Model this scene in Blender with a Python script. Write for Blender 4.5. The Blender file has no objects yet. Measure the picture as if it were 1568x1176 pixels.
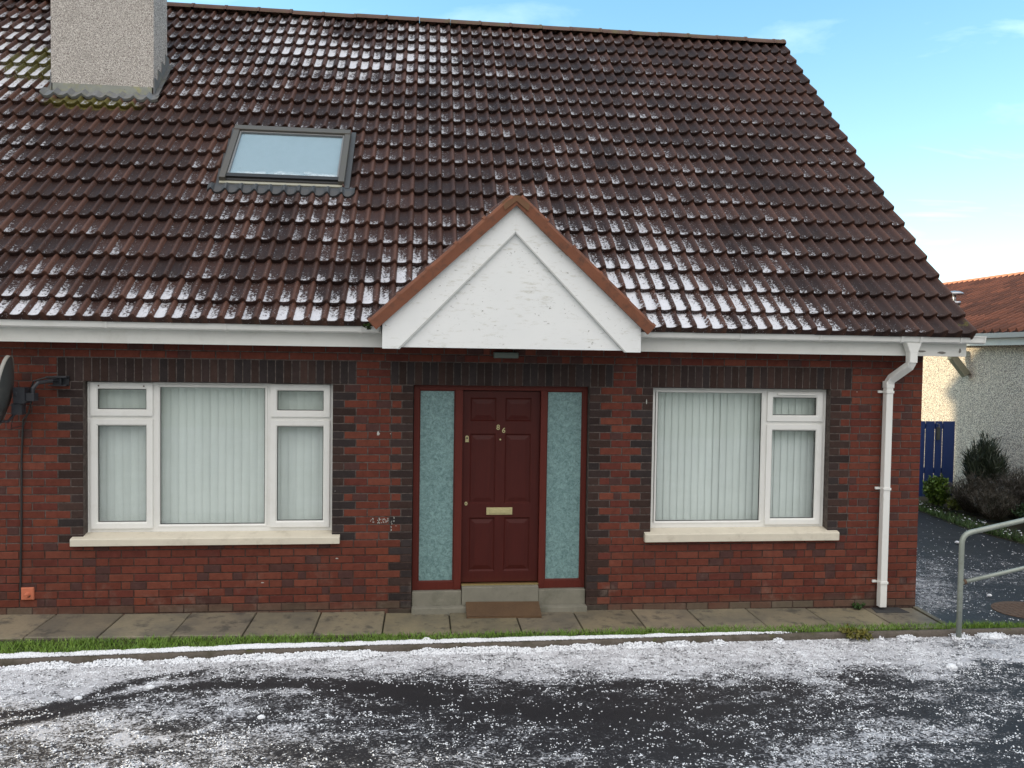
import bpy, math, random
import numpy as np
from mathutils import Matrix, Vector
random.seed(7); rng = np.random.default_rng(7)
S = bpy.context.scene; C = S.collection; R = math.radians

# ------------------------------------------------------------------ camera
YAW, PITCH, ROLL, FPX, DIST, CAMZ = 0.109479, -0.0344131, 0.0150199, 1221.82, 7.75217, 2.50469
cy, sy, cp, sp = math.cos(YAW), math.sin(YAW), math.cos(PITCH), math.sin(PITCH)
fw = Vector((sy*cp, cy*cp, sp)); rt = Vector((cy, -sy, 0)); up = rt.cross(fw)
r2 = rt*math.cos(ROLL)+up*math.sin(ROLL); u2 = -rt*math.sin(ROLL)+up*math.cos(ROLL)
cd = bpy.data.cameras.new('camera'); cam = bpy.data.objects.new('camera', cd); C.objects.link(cam)
M = Matrix(((r2.x, u2.x, -fw.x, 0), (r2.y, u2.y, -fw.y, -DIST), (r2.z, u2.z, -fw.z, CAMZ), (0, 0, 0, 1)))
cam.matrix_world = M
cd.sensor_width = 36; cd.sensor_fit = 'HORIZONTAL'; cd.lens = FPX/1568*36; cd.clip_end = 2000; cd.clip_start = .05
S.camera = cam

# ------------------------------------------------------------------ light
SUN_EL, SUN_AZ = 9.0, -73.3          # azimuth clockwise from +Y
S.view_settings.view_transform = 'Standard'; S.view_settings.look = 'None'
S.view_settings.gamma = 1; S.view_settings.exposure = 1.62
w = bpy.data.worlds.new("World"); S.world = w; w.use_nodes = True
wn, wl = w.node_tree.nodes, w.node_tree.links
sky = wn.new('ShaderNodeTexSky'); sky.sky_type = 'NISHITA'; sky.sun_disc = False
sky.sun_elevation = R(SUN_EL); sky.sun_rotation = R(SUN_AZ); sky.air_density = 1.0; sky.dust_density = .6; sky.ozone_density = 1.5
bg = wn['Background']; bg.inputs[1].default_value = .15
tc = wn.new('ShaderNodeTexCoord'); sx = wn.new('ShaderNodeSeparateXYZ'); wl.new(tc.outputs['Generated'], sx.inputs[0])
def wmath(op, a, b=None, clamp=False):
    n = wn.new('ShaderNodeMath'); n.operation = op; n.use_clamp = clamp
    for i, v in enumerate((a, b)):
        if v is None: continue
        if isinstance(v, (int, float)): n.inputs[i].default_value = v
        else: wl.new(v, n.inputs[i])
    return n.outputs[0]
# high thin cloud: streaky noise, more towards the horizon; unseen overcast added on the street side (-Y)
zc = wmath('MAXIMUM', sx.outputs[2], .06)
cx_ = wmath('DIVIDE', sx.outputs[0], wmath('ADD', zc, .12)); cy_ = wmath('DIVIDE', sx.outputs[1], wmath('ADD', zc, .12))
cv = wn.new('ShaderNodeCombineXYZ'); wl.new(cx_, cv.inputs[0]); wl.new(wmath('MULTIPLY', cy_, 2.2), cv.inputs[1])
nz = wn.new('ShaderNodeTexNoise'); nz.inputs['Scale'].default_value = 1.1; nz.inputs['Detail'].default_value = 7; nz.inputs['Roughness'].default_value = .55
nz.inputs['Distortion'].default_value = .6; wl.new(cv.outputs[0], nz.inputs['Vector'])
streak = wmath('MULTIPLY', wmath('SUBTRACT', nz.outputs[0], .53), 4.0, True)
horizon = wmath('POWER', wmath('SUBTRACT', 1.0, wmath('MAXIMUM', sx.outputs[2], 0.0), True), 7.0)
street = wmath('ADD', wmath('MULTIPLY', sx.outputs[1], -1.6), .45, True)                       # unseen overcast added over the street for neutral front light
north = wmath('SUBTRACT', 1.0, street)
hz = wmath('MULTIPLY', wmath('MULTIPLY', horizon, north), .95)
mx = wn.new('ShaderNodeMixRGB'); wl.new(wmath('ADD', wmath('MULTIPLY', streak, .5), wmath('ADD', hz, .03), True), mx.inputs[0]); skt = wn.new('ShaderNodeMixRGB'); skt.blend_type = 'MULTIPLY'; skt.inputs[0].default_value = 1; skt.inputs[2].default_value = (.60, .76, .82, 1); wl.new(sky.outputs[0], skt.inputs[1]); wl.new(skt.outputs[0], mx.inputs[1]); mx.inputs[2].default_value = (3.3, 3.7, 3.8, 1)
veil = wn.new('ShaderNodeMixRGB'); veil.blend_type = 'ADD'; wl.new(north, veil.inputs[0]); wl.new(mx.outputs[0], veil.inputs[1]); veil.inputs[2].default_value = (.0, .24, .32, 1)
# added cloud deck lighting the front: dimmed low down to deepen eaves shade
cg = wmath('ADD', wmath('MULTIPLY', wmath('POWER', wmath('MAXIMUM', sx.outputs[2], 0.0), .8), 5.2), .55)
cc = wn.new('ShaderNodeMixRGB'); cc.blend_type = 'MULTIPLY'; cc.inputs[0].default_value = 1; cc.inputs[1].default_value = (1.03, .99, .96, 1)
cgc = wn.new('ShaderNodeCombineXYZ'); [wl.new(cg, cgc.inputs[i]) for i in range(3)]; wl.new(cgc.outputs[0], cc.inputs[2])
ad = wn.new('ShaderNodeMixRGB'); wl.new(wmath('MULTIPLY', street, .93), ad.inputs[0]); wl.new(veil.outputs[0], ad.inputs[1]); wl.new(cc.outputs[0], ad.inputs[2])
wl.new(ad.outputs[0], bg.inputs[0])
sd = bpy.data.lights.new('sun', 'SUN'); sd.energy = 1.4; sd.angle = R(3); sd.color = (1, .82, .56)
sun = bpy.data.objects.new('sun', sd); C.objects.link(sun)
az, el = R(SUN_AZ), R(SUN_EL)
dsun = Vector((math.sin(az)*math.cos(el), math.cos(az)*math.cos(el), math.sin(el)))
sun.rotation_euler = dsun.to_track_quat('Z', 'Y').to_euler(); sun.location = (-20, 10, 15)

# ------------------------------------------------------------------ helpers
def tag(o, label=None, cat=None, group=None, kind=None):
    if label: o['label'] = label
    if cat: o['category'] = cat
    if group: o['group'] = group
    if kind: o['kind'] = kind
    return o
def empty(name, loc, label, cat, group=None):
    o = bpy.data.objects.new(name, None); C.objects.link(o); o.location = loc; o.empty_display_size = .2
    return tag(o, label, cat, group)
class MB:
    """collects faces and links them as ONE mesh object"""
    def __init__(s, xf=None): s.v = []; s.f = []; s.m = []; s.t = []; s.xf = xf
    def add(s, vs, fs, mat=0, tint=(1, 1, 1)):
        b = len(s.v)
        for p in vs: s.v.append(tuple(s.xf @ Vector(p)) if s.xf else tuple(p))
        for f in fs: s.f.append([b+i for i in f]); s.m.append(mat); s.t.append(tint)
    def box(s, x0, x1, y0, y1, z0, z1, mat=0, tint=(1, 1, 1)):
        s.add([(x0,y0,z0),(x1,y0,z0),(x1,y1,z0),(x0,y1,z0),(x0,y0,z1),(x1,y0,z1),(x1,y1,z1),(x0,y1,z1)],
              [(0,3,2,1),(4,5,6,7),(0,1,5,4),(1,2,6,5),(2,3,7,6),(3,0,4,7)], mat, tint)
    def cbox(s, x0, x1, y0, y1, z0, z1, c=.004, mat=0, tint=(1, 1, 1)):
        """box whose front (-Y) edges are chamfered"""
        s.add([(x0+c,y0,z0+c),(x1-c,y0,z0+c),(x1-c,y0,z1-c),(x0+c,y0,z1-c),
               (x0,y0+c,z0),(x1,y0+c,z0),(x1,y0+c,z1),(x0,y0+c,z1),
               (x0,y1,z0),(x1,y1,z0),(x1,y1,z1),(x0,y1,z1)],
              [(0,1,2,3),(0,4,5,1),(1,5,6,2),(2,6,7,3),(3,7,4,0),(4,8,9,5),(5,9,10,6),(6,10,11,7),(7,11,8,4),(8,11,10,9)], mat, tint)
    def prism(s, poly, d0, d1, axis='y', mat=0, tint=(1, 1, 1)):
        """poly in the plane normal to axis (y: (x,z), x: (y,z), z: (x,y)), extruded d0..d1"""
        n = len(poly)
        def P(p, d): return {'y': (p[0], d, p[1]), 'x': (d, p[0], p[1]), 'z': (p[0], p[1], d)}[axis]
        vs = [P(p, d0) for p in poly]+[P(p, d1) for p in poly]
        fs = [tuple(range(n)), tuple(range(2*n-1, n-1, -1))]+[(i, i+n, (i+1) % n+n, (i+1) % n) for i in range(n)]
        s.add(vs, fs, mat, tint)
    def tube(s, pts, r, seg=10, mat=0, tint=(1, 1, 1), cap=True):
        pts = [Vector(p) for p in pts]; rs = r if isinstance(r, (list, tuple)) else [r]*len(pts)
        vs = []; n = len(pts); ref = None
        for i, p in enumerate(pts):
            d = (pts[min(i+1, n-1)]-pts[max(i-1, 0)]).normalized()
            if ref is None: ref = Vector((0, 0, 1)) if abs(d.z) < .9 else Vector((1, 0, 0))
            a = d.cross(ref).normalized(); b = a.cross(d).normalized(); ref = b
            for k in range(seg):
                t = 2*math.pi*k/seg; vs.append(p+a*math.cos(t)*rs[i]+b*math.sin(t)*rs[i])
        fs = [(i*seg+k, i*seg+(k+1) % seg, (i+1)*seg+(k+1) % seg, (i+1)*seg+k) for i in range(n-1) for k in range(seg)]
        if cap: fs += [tuple(range(seg-1, -1, -1)), tuple((n-1)*seg+k for k in range(seg))]
        s.add(vs, fs, mat, tint)
    def sqtube(s, pts, w, h, mat=0):
        """square pipe through points in an XZ-ish path; w in x, h in y"""
        vs = []
        n = len(pts)
        for i, p in enumerate(pts):
            p = Vector(p); d = (Vector(pts[min(i+1, n-1)])-Vector(pts[max(i-1, 0)])).normalized()
            a = d.cross(Vector((0, 1, 0)) if abs(d.y) < .8 else Vector((1, 0, 0))).normalized(); b = a.cross(d).normalized()
            for q in ((-1, -1), (1, -1), (1, 1), (-1, 1)): vs.append(p+a*q[0]*w/2+b*q[1]*h/2)
        fs = [(i*4+k, i*4+(k+1) % 4, (i+1)*4+(k+1) % 4, (i+1)*4+k) for i in range(n-1) for k in range(4)]
        fs += [(3, 2, 1, 0), tuple((n-1)*4+k for k in range(4))]
        s.add(vs, fs, mat)
    def build(s, name, mats, parent=None, smooth=False, bevel=0, loc=None):
        me = bpy.data.meshes.new(name)
        off = Vector(loc) if loc else Vector((0, 0, 0))
        if parent is not None:
            off = parent_world(parent)
        me.from_pydata([tuple(Vector(v)-off) for v in s.v], [], s.f)
        mats = mats if isinstance(mats, (list, tuple)) else [mats]
        for m in mats: me.materials.append(m)
        me.polygons.foreach_set('material_index', s.m)
        ca = me.color_attributes.new('tint', 'FLOAT_COLOR', 'CORNER')
        cnt = np.array([len(f) for f in s.f]); t = np.repeat(np.array(s.t, dtype=np.float32), cnt, axis=0)
        ca.data.foreach_set('color', np.hstack([t, np.ones((len(t), 1), np.float32)]).ravel())
        if smooth: me.polygons.foreach_set('use_smooth', [True]*len(s.f))
        me.update()
        import bmesh
        bm = bmesh.new(); bm.from_mesh(me); bmesh.ops.recalc_face_normals(bm, faces=bm.faces); bm.to_mesh(me); bm.free()
        o = bpy.data.objects.new(name, me); C.objects.link(o)
        if parent is not None: o.parent = parent
        elif loc: o.location = loc
        if bevel:
            b = o.modifiers.new('bevel', 'BEVEL'); b.width = bevel; b.segments = 2; b.limit_method = 'ANGLE'; b.angle_limit = R(40)
            b.harden_normals = False
        return o
def parent_world(p):
    v = Vector((0, 0, 0))
    while p is not None: v += p.location; p = p.parent
    return v
def npmesh(name, V, F, mats, parent=None, smooth=False, col=None, uv=None, matidx=None, attrname='tint'):
    """V (n,3), F (m,k) constant k; col per vertex (n,3); uv per vertex (n,2)"""
    me = bpy.data.meshes.new(name); V = np.asarray(V, np.float32); F = np.asarray(F, np.int32)
    if parent is not None: V = V-np.array(parent_world(parent), np.float32)
    k = F.shape[1]
    me.vertices.add(len(V)); me.vertices.foreach_set('co', V.ravel())
    me.loops.add(F.size); me.loops.foreach_set('vertex_index', F.ravel())
    me.polygons.add(len(F)); me.polygons.foreach_set('loop_start', np.arange(0, F.size, k, dtype=np.int32))
    try: me.polygons.foreach_set('loop_total', np.full(len(F), k, np.int32))
    except Exception: pass
    for m in (mats if isinstance(mats, (list, tuple)) else [mats]): me.materials.append(m)
    if matidx is not None: me.polygons.foreach_set('material_index', np.asarray(matidx, np.int32))
    if smooth: me.polygons.foreach_set('use_smooth', np.ones(len(F), bool))
    me.update(calc_edges=True); me.validate()
    if col is not None:
        ca = me.color_attributes.new(attrname, 'FLOAT_COLOR', 'POINT')
        col = np.asarray(col, np.float32)
        ca.data.foreach_set('color', np.hstack([col, np.ones((len(col), 1), np.float32)]).ravel())
    if uv is not None:
        ul = me.uv_layers.new(name='UVMap'); ul.data.foreach_set('uv', np.asarray(uv, np.float32)[F.ravel()].ravel())
    o = bpy.data.objects.new(name, me); C.objects.link(o)
    if parent is not None: o.parent = parent
    return o
# value noise in numpy
_T = rng.random((256, 256))
def vnoise(x, y):
    xi = np.floor(x).astype(int); yi = np.floor(y).astype(int); fx = x-xi; fy = y-yi
    fx = fx*fx*(3-2*fx); fy = fy*fy*(3-2*fy)
    a = _T[xi % 256, yi % 256]; b = _T[(xi+1) % 256, yi % 256]; c = _T[xi % 256, (yi+1) % 256]; d = _T[(xi+1) % 256, (yi+1) % 256]
    return (a*(1-fx)+b*fx)*(1-fy)+(c*(1-fx)+d*fx)*fy
def fbm(x, y, o=4):
    x = np.asarray(x, float); y = np.asarray(y, float); s = 0; a = .5; t = 0
    for i in range(o): s = s+a*vnoise(x*2**i+17.3*i, y*2**i+5.1*i); t += a; a *= .5
    return s/t
def ray(px, py):
    """world ray through a point of the 1568x1176 photograph: used to read real positions off it"""
    v = fw+r2*((px-784)/FPX)-u2*((py-588)/FPX); return Vector((0, -DIST, CAMZ)), v
def gz(x): return .008-.0122*np.clip(x, -9, 12)
def on_ground(px, py, off=0.0):
    o, v = ray(px, py); t = (.008-.0122*o.x+off-o.z)/(v.z+.0122*v.x); p = o+v*t; return p
TP = math.radians(45.2); TAN = math.tan(TP)
def on_roof(px, py):
    o, v = ray(px, py); t = (2.82+(o.y+.33)*TAN-o.z)/(v.z-v.y*TAN); p = o+v*t; return p.x, (p.y+.33)/math.cos(TP)
def at(px, py, Y):
    o, v = ray(px, py); t = (Y-o.y)/v.y; p = o+v*t; return p.x, p.z

# ------------------------------------------------------------------ materials
class NT:
    def __init__(s, name):
        s.m = bpy.data.materials.new(name); s.m.use_nodes = True; s.n = s.m.node_tree.nodes; s.l = s.m.node_tree.links
        s.b = s.n['Principled BSDF']; s.out = s.n['Material Output']
    def node(s, t, **kw):
        n = s.n.new(t)
        for k, v in kw.items(): setattr(n, k, v)
        return n
    def sock(s, inp, v):
        if isinstance(v, (int, float)): inp.default_value = v
        elif isinstance(v, tuple): inp.default_value = v if len(inp.default_value) == len(v) else (*v, 1)
        else: s.l.new(v, inp)
    def math(s, op, a, b=0, clamp=False):
        n = s.node('ShaderNodeMath', operation=op, use_clamp=clamp); s.sock(n.inputs[0], a); s.sock(n.inputs[1], b); return n.outputs[0]
    def mix(s, f, a, b, blend='MIX'):
        n = s.node('ShaderNodeMixRGB', blend_type=blend); s.sock(n.inputs[0], f); s.sock(n.inputs[1], a); s.sock(n.inputs[2], b); return n.outputs[0]
    def coord(s, w='Object', scale=None):
        t = s.node('ShaderNodeTexCoord').outputs[w]
        if scale:
            mp = s.node('ShaderNodeMapping'); s.l.new(t, mp.inputs[0]); mp.inputs['Scale'].default_value = scale; return mp.outputs[0]
        return t
    def noise(s, scale, detail=4, rough=.5, vec=None, dist=0):
        n = s.node('ShaderNodeTexNoise'); n.inputs['Scale'].default_value = scale; n.inputs['Detail'].default_value = detail
        n.inputs['Roughness'].default_value = rough; n.inputs['Distortion'].default_value = dist
        s.l.new(vec if vec is not None else s.coord(), n.inputs['Vector']); return n.outputs[0]
    def voro(s, scale, vec=None, feature='F1', out=0):
        n = s.node('ShaderNodeTexVoronoi', feature=feature); n.inputs['Scale'].default_value = scale
        s.l.new(vec if vec is not None else s.coord(), n.inputs['Vector']); return n.outputs[out]
    def ramp(s, v, lo, hi):
        n = s.node('ShaderNodeMapRange'); n.clamp = True; n.interpolation_type = 'SMOOTHSTEP'
        s.sock(n.inputs[0], v); s.sock(n.inputs[1], lo); s.sock(n.inputs[2], hi); n.inputs[3].default_value = 0; n.inputs[4].default_value = 1; return n.outputs[0]
    def bump(s, h, st=.3, d=.01):
        n = s.node('ShaderNodeBump'); n.inputs['Strength'].default_value = st; n.inputs['Distance'].default_value = d
        s.l.new(h, n.inputs['Height']); s.l.new(n.outputs[0], s.b.inputs['Normal']); return n
    def attr(s, name='tint'):
        return s.node('ShaderNodeAttribute', attribute_name=name).outputs['Color']
    def sep(s, v):
        n = s.node('ShaderNodeSeparateXYZ'); s.l.new(v, n.inputs[0]); return n.outputs
    def set(s, col=None, rough=None, metal=None, spec=None):
        if col is not None: s.sock(s.b.inputs['Base Color'], col)
        if rough is not None: s.sock(s.b.inputs['Roughness'], rough)
        if metal is not None: s.sock(s.b.inputs['Metallic'], metal)
        if spec is not None: s.sock(s.b.inputs['Specular IOR Level'], spec)
        return s.m
def simple(name, col, rough=.5, var=.15, scale=6, metal=0, bump=0, bscale=60, dirt=None, dirtamt=.5, dscale=5, spec=.5):
    t = NT(name); n1 = t.noise(scale, 5, .6)
    c = t.mix(n1, tuple(x*(1-var) for x in col), tuple(min(1, x*(1+var)) for x in col))
    if dirt is not None:
        d = t.math('MULTIPLY', t.ramp(t.noise(dscale, 8, .7), .48, .72), dirtamt); c = t.mix(d, c, dirt)
    if bump: t.bump(t.noise(bscale, 4, .6), bump, .004)
    return t.set(c, rough, metal, spec)

# brick: colour of each brick comes from the mesh, mottled here
t = NT('brick'); a = t.attr(); n1 = t.noise(14, 6, .65); n2 = t.noise(90, 4, .7)
c = t.mix(1.0, a, t.mix(n1, (.50, .48, .48), (1.50, 1.46, 1.44)), 'MULTIPLY')
c = t.mix(t.ramp(n2, .55, .8), c, (.09, .055, .05))
ob = t.coord(); sz = t.sep(ob)[2]
eff = t.math('MULTIPLY', t.ramp(t.noise(3.1, 7, .7), .52, .74), t.ramp(sz, .75, .0)); eff = t.math('MULTIPLY', eff, .55)
c = t.mix(eff, c, (.22, .17, .14))
damp = t.math('MULTIPLY', t.ramp(sz, .12, .0), .5); c = t.mix(t.math('MULTIPLY', damp, t.noise(5, 5, .6)), c, (.13, .125, .09))
chip = t.ramp(t.noise(31, 3, .8), .73, .77); c = t.mix(t.math('MULTIPLY', chip, .55), c, (.33, .27, .25))
t.bump(t.math('ADD', t.math('MULTIPLY', t.noise(130, 4, .7), .6), n1), .55, .004)
M_brick = t.set(c, .85, spec=.2)
t = NT('mortar'); a = t.attr(); n1 = t.noise(22, 6, .7)
t.bump(t.noise(160, 3, .6), .6, .004); M_mortar = t.set(t.mix(1.0, a, t.mix(t.ramp(n1, .3, .75), (.5, .48, .47), (1.35, 1.3, 1.28)), 'MULTIPLY'), .92, spec=.2)

# roof tile with hail lying on it: UV gives position on each tile, attribute gives how much hail lies there
def tile_material(name, base, warm, frost=True, pan_shade=0.0):
    t = NT(name); uv = t.sep(t.coord('UV')); u = t.math('FRACT', uv[0]); v = t.math('FRACT', uv[1])
    at_ = t.sep(t.attr()); dens, tv, ms = at_[0], at_[1], at_[2]
    n1 = t.noise(9, 6, .65); n2 = t.noise(70, 5, .7)
    c = t.mix(n1, tuple(x*.7 for x in base), tuple(x*1.35 for x in base))
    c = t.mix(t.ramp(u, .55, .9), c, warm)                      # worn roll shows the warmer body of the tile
    c = t.mix(1.0, c, t.mix(tv, (.62, .62, .64), (1.35, 1.28, 1.22)), 'MULTIPLY')
    c = t.mix(t.ramp(n2, .52, .75), c, tuple(x*.45 for x in base))
    lich = t.ramp(t.noise(38, 3, .6), .70, .76); c = t.mix(t.math('MULTIPLY', lich, .7), c, (.30, .25, .19))
    mo = t.ramp(t.math('ADD', t.math('MULTIPLY', t.noise(16, 6, .75), .9), ms), .92, 1.12); c = t.mix(mo, c, t.mix(t.noise(60, 3), (.045, .055, .010), (.17, .13, .03)))
    rough = t.math('ADD', .40, t.math('MULTIPLY', n2, .3))
    if pan_shade: c = t.mix(t.math('MULTIPLY', t.ramp(u, .62, .45), pan_shade), c, tuple(x*.22 for x in base))  # pans darkened in the colour as shade, so the rolls stand out
    if frost:
        pan = t.math('MULTIPLY', t.ramp(u, .72, .50), t.ramp(u, -.02, .05)); low = t.ramp(v, .95, .0); edge = t.ramp(v, .30, .04)
        bias = t.math('ADD', t.math('MULTIPLY', pan, .30), t.math('MULTIPLY', t.math('MULTIPLY', low, pan), .16))
        bias = t.math('ADD', bias, t.math('ADD', t.math('MULTIPLY', edge, .05), t.math('MULTIPLY', t.ramp(u, .26, .08), .12)))
        big = t.noise(5.5, 3, .55); fine = t.noise(46, 6, .75); cell = t.noise(150, 2, .6)
        s_ = t.math('ADD', t.math('MULTIPLY', big, .50), t.math('MULTIPLY', fine, 1.55)); s_ = t.math('ADD', s_, t.math('MULTIPLY', cell, .35))
        s_ = t.math('ADD', s_, bias); s_ = t.math('ADD', t.math('ADD', s_, t.math('MULTIPLY', t.math('SUBTRACT', tv, .5), .13)), t.math('MULTIPLY', dens, .58))
        fr = t.math('MULTIPLY', t.ramp(s_, 1.87, 1.97), t.ramp(v, .006, .012))
        sp_ = t.math('MULTIPLY', t.ramp(t.voro(62), .26, .17), t.ramp(t.noise(21, 3, .6), .52, .6)); sp_ = t.math('MULTIPLY', sp_, t.math('ADD', t.math('MULTIPLY', dens, 1.0), .12), True)
        fr = t.math('MAXIMUM', fr, sp_)
        c = t.mix(fr, c, t.mix(t.math('ADD', t.math('MULTIPLY', cell, .7), t.math('MULTIPLY', dens, .5)), (.28, .29, .32), (.84, .85, .90))); rough = t.mix(fr, rough, (.6, .6, .6))
        hgt = t.math('ADD', t.math('MULTIPLY', fr, t.math('ADD', .7, cell)), t.math('MULTIPLY', n2, .35))
        t.bump(hgt, .7, .008)
    else: t.bump(n2, .4, .004)
    return t.set(c, rough, spec=.28)
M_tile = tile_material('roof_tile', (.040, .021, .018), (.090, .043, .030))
M_tile2 = tile_material('neighbour_tile', (.060, .024, .018), (.15, .055, .032), frost=False, pan_shade=.9)
M_ridge = simple('ridge_tile', (.115, .062, .045), .8, .35, 8, bump=.6, bscale=70, dirt=(.13, .12, .05), dirtamt=.75, dscale=6)
M_ridge2 = simple('ridge_terracotta', (.62, .24, .12), .75, .25, 2.2, bump=.3, dirt=(.30, .15, .11), dirtamt=.6, dscale=3)
M_verge = simple('verge_tile', (.19, .068, .034), .8, .28, 5, bump=.7, bscale=90, dirt=(.06, .035, .025), dirtamt=.75, dscale=9)

t = NT('pebbledash'); v1 = t.voro(115, feature='F1', out=0); vc = t.voro(115, feature='F1', out=1)
st = t.sep(vc)[0]; c = t.mix(st, (.55, .50, .46), (1., .95, .89)); c = t.mix(t.ramp(v1, .45, .70), c, (.24, .20, .18))
c = t.mix(t.math('MULTIPLY', t.ramp(t.noise(2.2, 6, .7), .5, .75), .28), c, (.26, .23, .20)); t.bump(t.math('SUBTRACT', 1, v1), .9, .012); M_dash = t.set(c, .9)
t = NT('cream_pebbledash'); v1 = t.voro(60, feature='F1', out=0); vc = t.voro(60, feature='F1', out=1)
st = t.sep(vc)[0]; c = t.mix(st, (.60, .52, .42), (1., .92, .78)); c = t.mix(t.ramp(v1, .48, .70), c, (.36, .31, .26))
pos = t.sep(t.coord()); sy_ = t.math('ABSOLUTE', t.math('ADD', t.math('SUBTRACT', pos[1], 6.86), t.math('MULTIPLY', t.noise(3), .12)))
stain = t.math('MULTIPLY', t.ramp(sy_, .16, .02), t.ramp(pos[2], 2.6, 2.3)); c = t.mix(t.math('MULTIPLY', stain, .55), c, (.12, .11, .10))
c = t.mix(t.math('MULTIPLY', t.ramp(pos[2], 1.0, .0), t.ramp(t.noise(4, 5, .7), .35, .7)), c, (.15, .14, .13))
t.bump(t.math('SUBTRACT', 1, v1), .9, .012); M_cream = t.set(c, .9)

M_white = simple('white_upvc', (.80, .80, .77), .35, .03, 3, dirt=(.60, .58, .52), dirtamt=.22, dscale=7)
M_fascia = simple('fascia_paint', (.74, .74, .70), .5, .05, 3, dirt=(.48, .46, .40), dirtamt=.30, dscale=4)
t = NT('flaking_white_paint'); c = t.mix(t.noise(3, 5, .6), (.78, .80, .80), (.86, .87, .86))
st = t.noise(1, 8, .72, t.coord(scale=(9, 9, 38))); c = t.mix(t.math('MULTIPLY', t.ramp(t.math('ADD', st, t.math('MULTIPLY', t.noise(1.6, 4), .35)), .71, .88), .6), c, (.52, .51, .44))
fl = t.math('MULTIPLY', t.ramp(t.noise(1, 5, .75, t.coord(scale=(20, 20, 42)), .6), .625, .65), t.ramp(t.noise(2.3, 3), .46, .58)); c = t.mix(fl, c, (.24, .23, .20)); M_board = t.set(c, .55)
M_sill = simple('cream_painted_sill', (.66, .61, .50), .6, .10, 5, bump=.25, dirt=(.40, .36, .28), dirtamt=.45, dscale=6)
M_conc = simple('concrete_step', (.21, .20, .16), .9, .3, 6, bump=.5, bscale=90, dirt=(.12, .12, .09), dirtamt=.7, dscale=4)
M_gasket = simple('black_gasket', (.02, .02, .02), .5, .1)
M_dark = simple('dark_interior', (.04, .04, .04), .9, .1)
M_soffit = simple('dark_soffit', (.18, .17, .16), .7, .2)  # colour darkened to deepen the shade under eaves and canopy
t = NT('mahogany'); n1 = t.noise(1, 6, .7, t.coord(scale=(30, 30, 2.5))); c = t.mix(n1, (.040, .008, .007), (.085, .015, .011)); t.bump(n1, .12, .002)
M_wood = t.set(c, .42, spec=.22)
t = NT('mahogany_frame'); n1 = t.noise(1, 6, .7, t.coord(scale=(30, 30, 2.5))); c = t.mix(n1, (.075, .014, .010), (.13, .024, .016)); M_wood2 = t.set(c, .5, spec=.22)
M_brass = simple('brass', (.62, .50, .22), .32, .15, 20, metal=.9)
M_brass2 = simple('worn_brass', (.50, .45, .24), .55, .2, 25, metal=.35)
t = NT('obscure_glass'); v1 = t.noise(26, 7, .74, dist=1.2); v2 = t.noise(48, 4, .7, dist=.8); mxx = t.math('ADD', t.math('MULTIPLY', v1, .7), t.math('MULTIPLY', v2, .3))
c = t.mix(t.ramp(mxx, .34, .66), (.085, .165, .165), (.245, .39, .385)); t.bump(mxx, .6, .01); M_obscure = t.set(c, .28)
def glass(name, tint, rough, refl):
    t = NT(name); tr = t.node('ShaderNodeBsdfTransparent'); tr.inputs[0].default_value = (*tint, 1)
    gl = t.node('ShaderNodeBsdfGlossy'); gl.inputs['Roughness'].default_value = rough
    bpn = t.node('ShaderNodeBump'); bpn.inputs['Strength'].default_value = .05; bpn.inputs['Distance'].default_value = .02
    t.l.new(t.noise(2.2, 2), bpn.inputs['Height']); t.l.new(bpn.outputs[0], gl.inputs['Normal'])
    fr = t.node('ShaderNodeFresnel'); fr.inputs[0].default_value = 1.5
    f = t.math('MULTIPLY', t.math('ADD', t.math('MULTIPLY', fr.outputs[0], 1.3), refl, True), t.math('SUBTRACT', 1.0, t.node('ShaderNodeNewGeometry').outputs['Backfacing']))
    m = t.node('ShaderNodeMixShader'); t.l.new(f, m.inputs[0]); t.l.new(tr.outputs[0], m.inputs[1]); t.l.new(gl.outputs[0], m.inputs[2]); t.l.new(m.outputs[0], t.out.inputs[0]); return t.m
M_glass = glass('window_glass', (.98, 1., .99), .03, .05)
M_skyglass = glass('roof_glass', (.985, .995, 1.), .08, .015)
_n = M_skyglass.node_tree; _h = NT.__new__(NT); _h.m = M_skyglass; _h.n = _n.nodes; _h.l = _n.links; _h.out = _n.nodes['Material Output']
_old = _h.out.inputs[0].links[0].from_socket; _df = _h.node('ShaderNodeBsdfDiffuse'); _df.inputs[0].default_value = (.85, .92, .95, 1)
_fr = _h.ramp(_h.math('ADD', _h.sep(_h.coord())[2], _h.math('MULTIPLY', _h.noise(9, 5, .7), .34)), 4.66, 4.52)      # frost creeping up from the lower edge
_mx = _h.node('ShaderNodeMixShader'); _h.l.new(_h.math('MULTIPLY', _fr, .5), _mx.inputs[0]); _h.l.new(_old, _mx.inputs[1]); _h.l.new(_df.outputs[0], _mx.inputs[2]); _h.l.new(_mx.outputs[0], _h.out.inputs[0])
t = NT('blind_fabric'); a = t.attr(); n1 = t.noise(1, 5, .6, t.coord(scale=(14, 14, 2))); c = t.mix(1.0, a, t.mix(n1, (.66, .70, .69), (.79, .825, .815)), 'MULTIPLY')
M_blind = t.set(c, .8)
b_tr = t.b.inputs.get('Transmission Weight')
M_frame_sky = simple('skylight_frame', (.095, .085, .072), .4, .1, 4, dirt=(.10, .10, .06), dirtamt=.4)
M_sash_sky = simple('skylight_inner_trim', (.20, .20, .20), .35, .1)
M_lead = simple('lead', (.16, .165, .17), .55, .3, 10, bump=.4, bscale=40, dirt=(.33, .31, .13), dirtamt=.35, dscale=9)
M_leadl = simple('weathered_lead', (.26, .27, .24), .6, .3, 10, bump=.4, bscale=40, dirt=(.40, .37, .10), dirtamt=.65, dscale=7)
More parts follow.
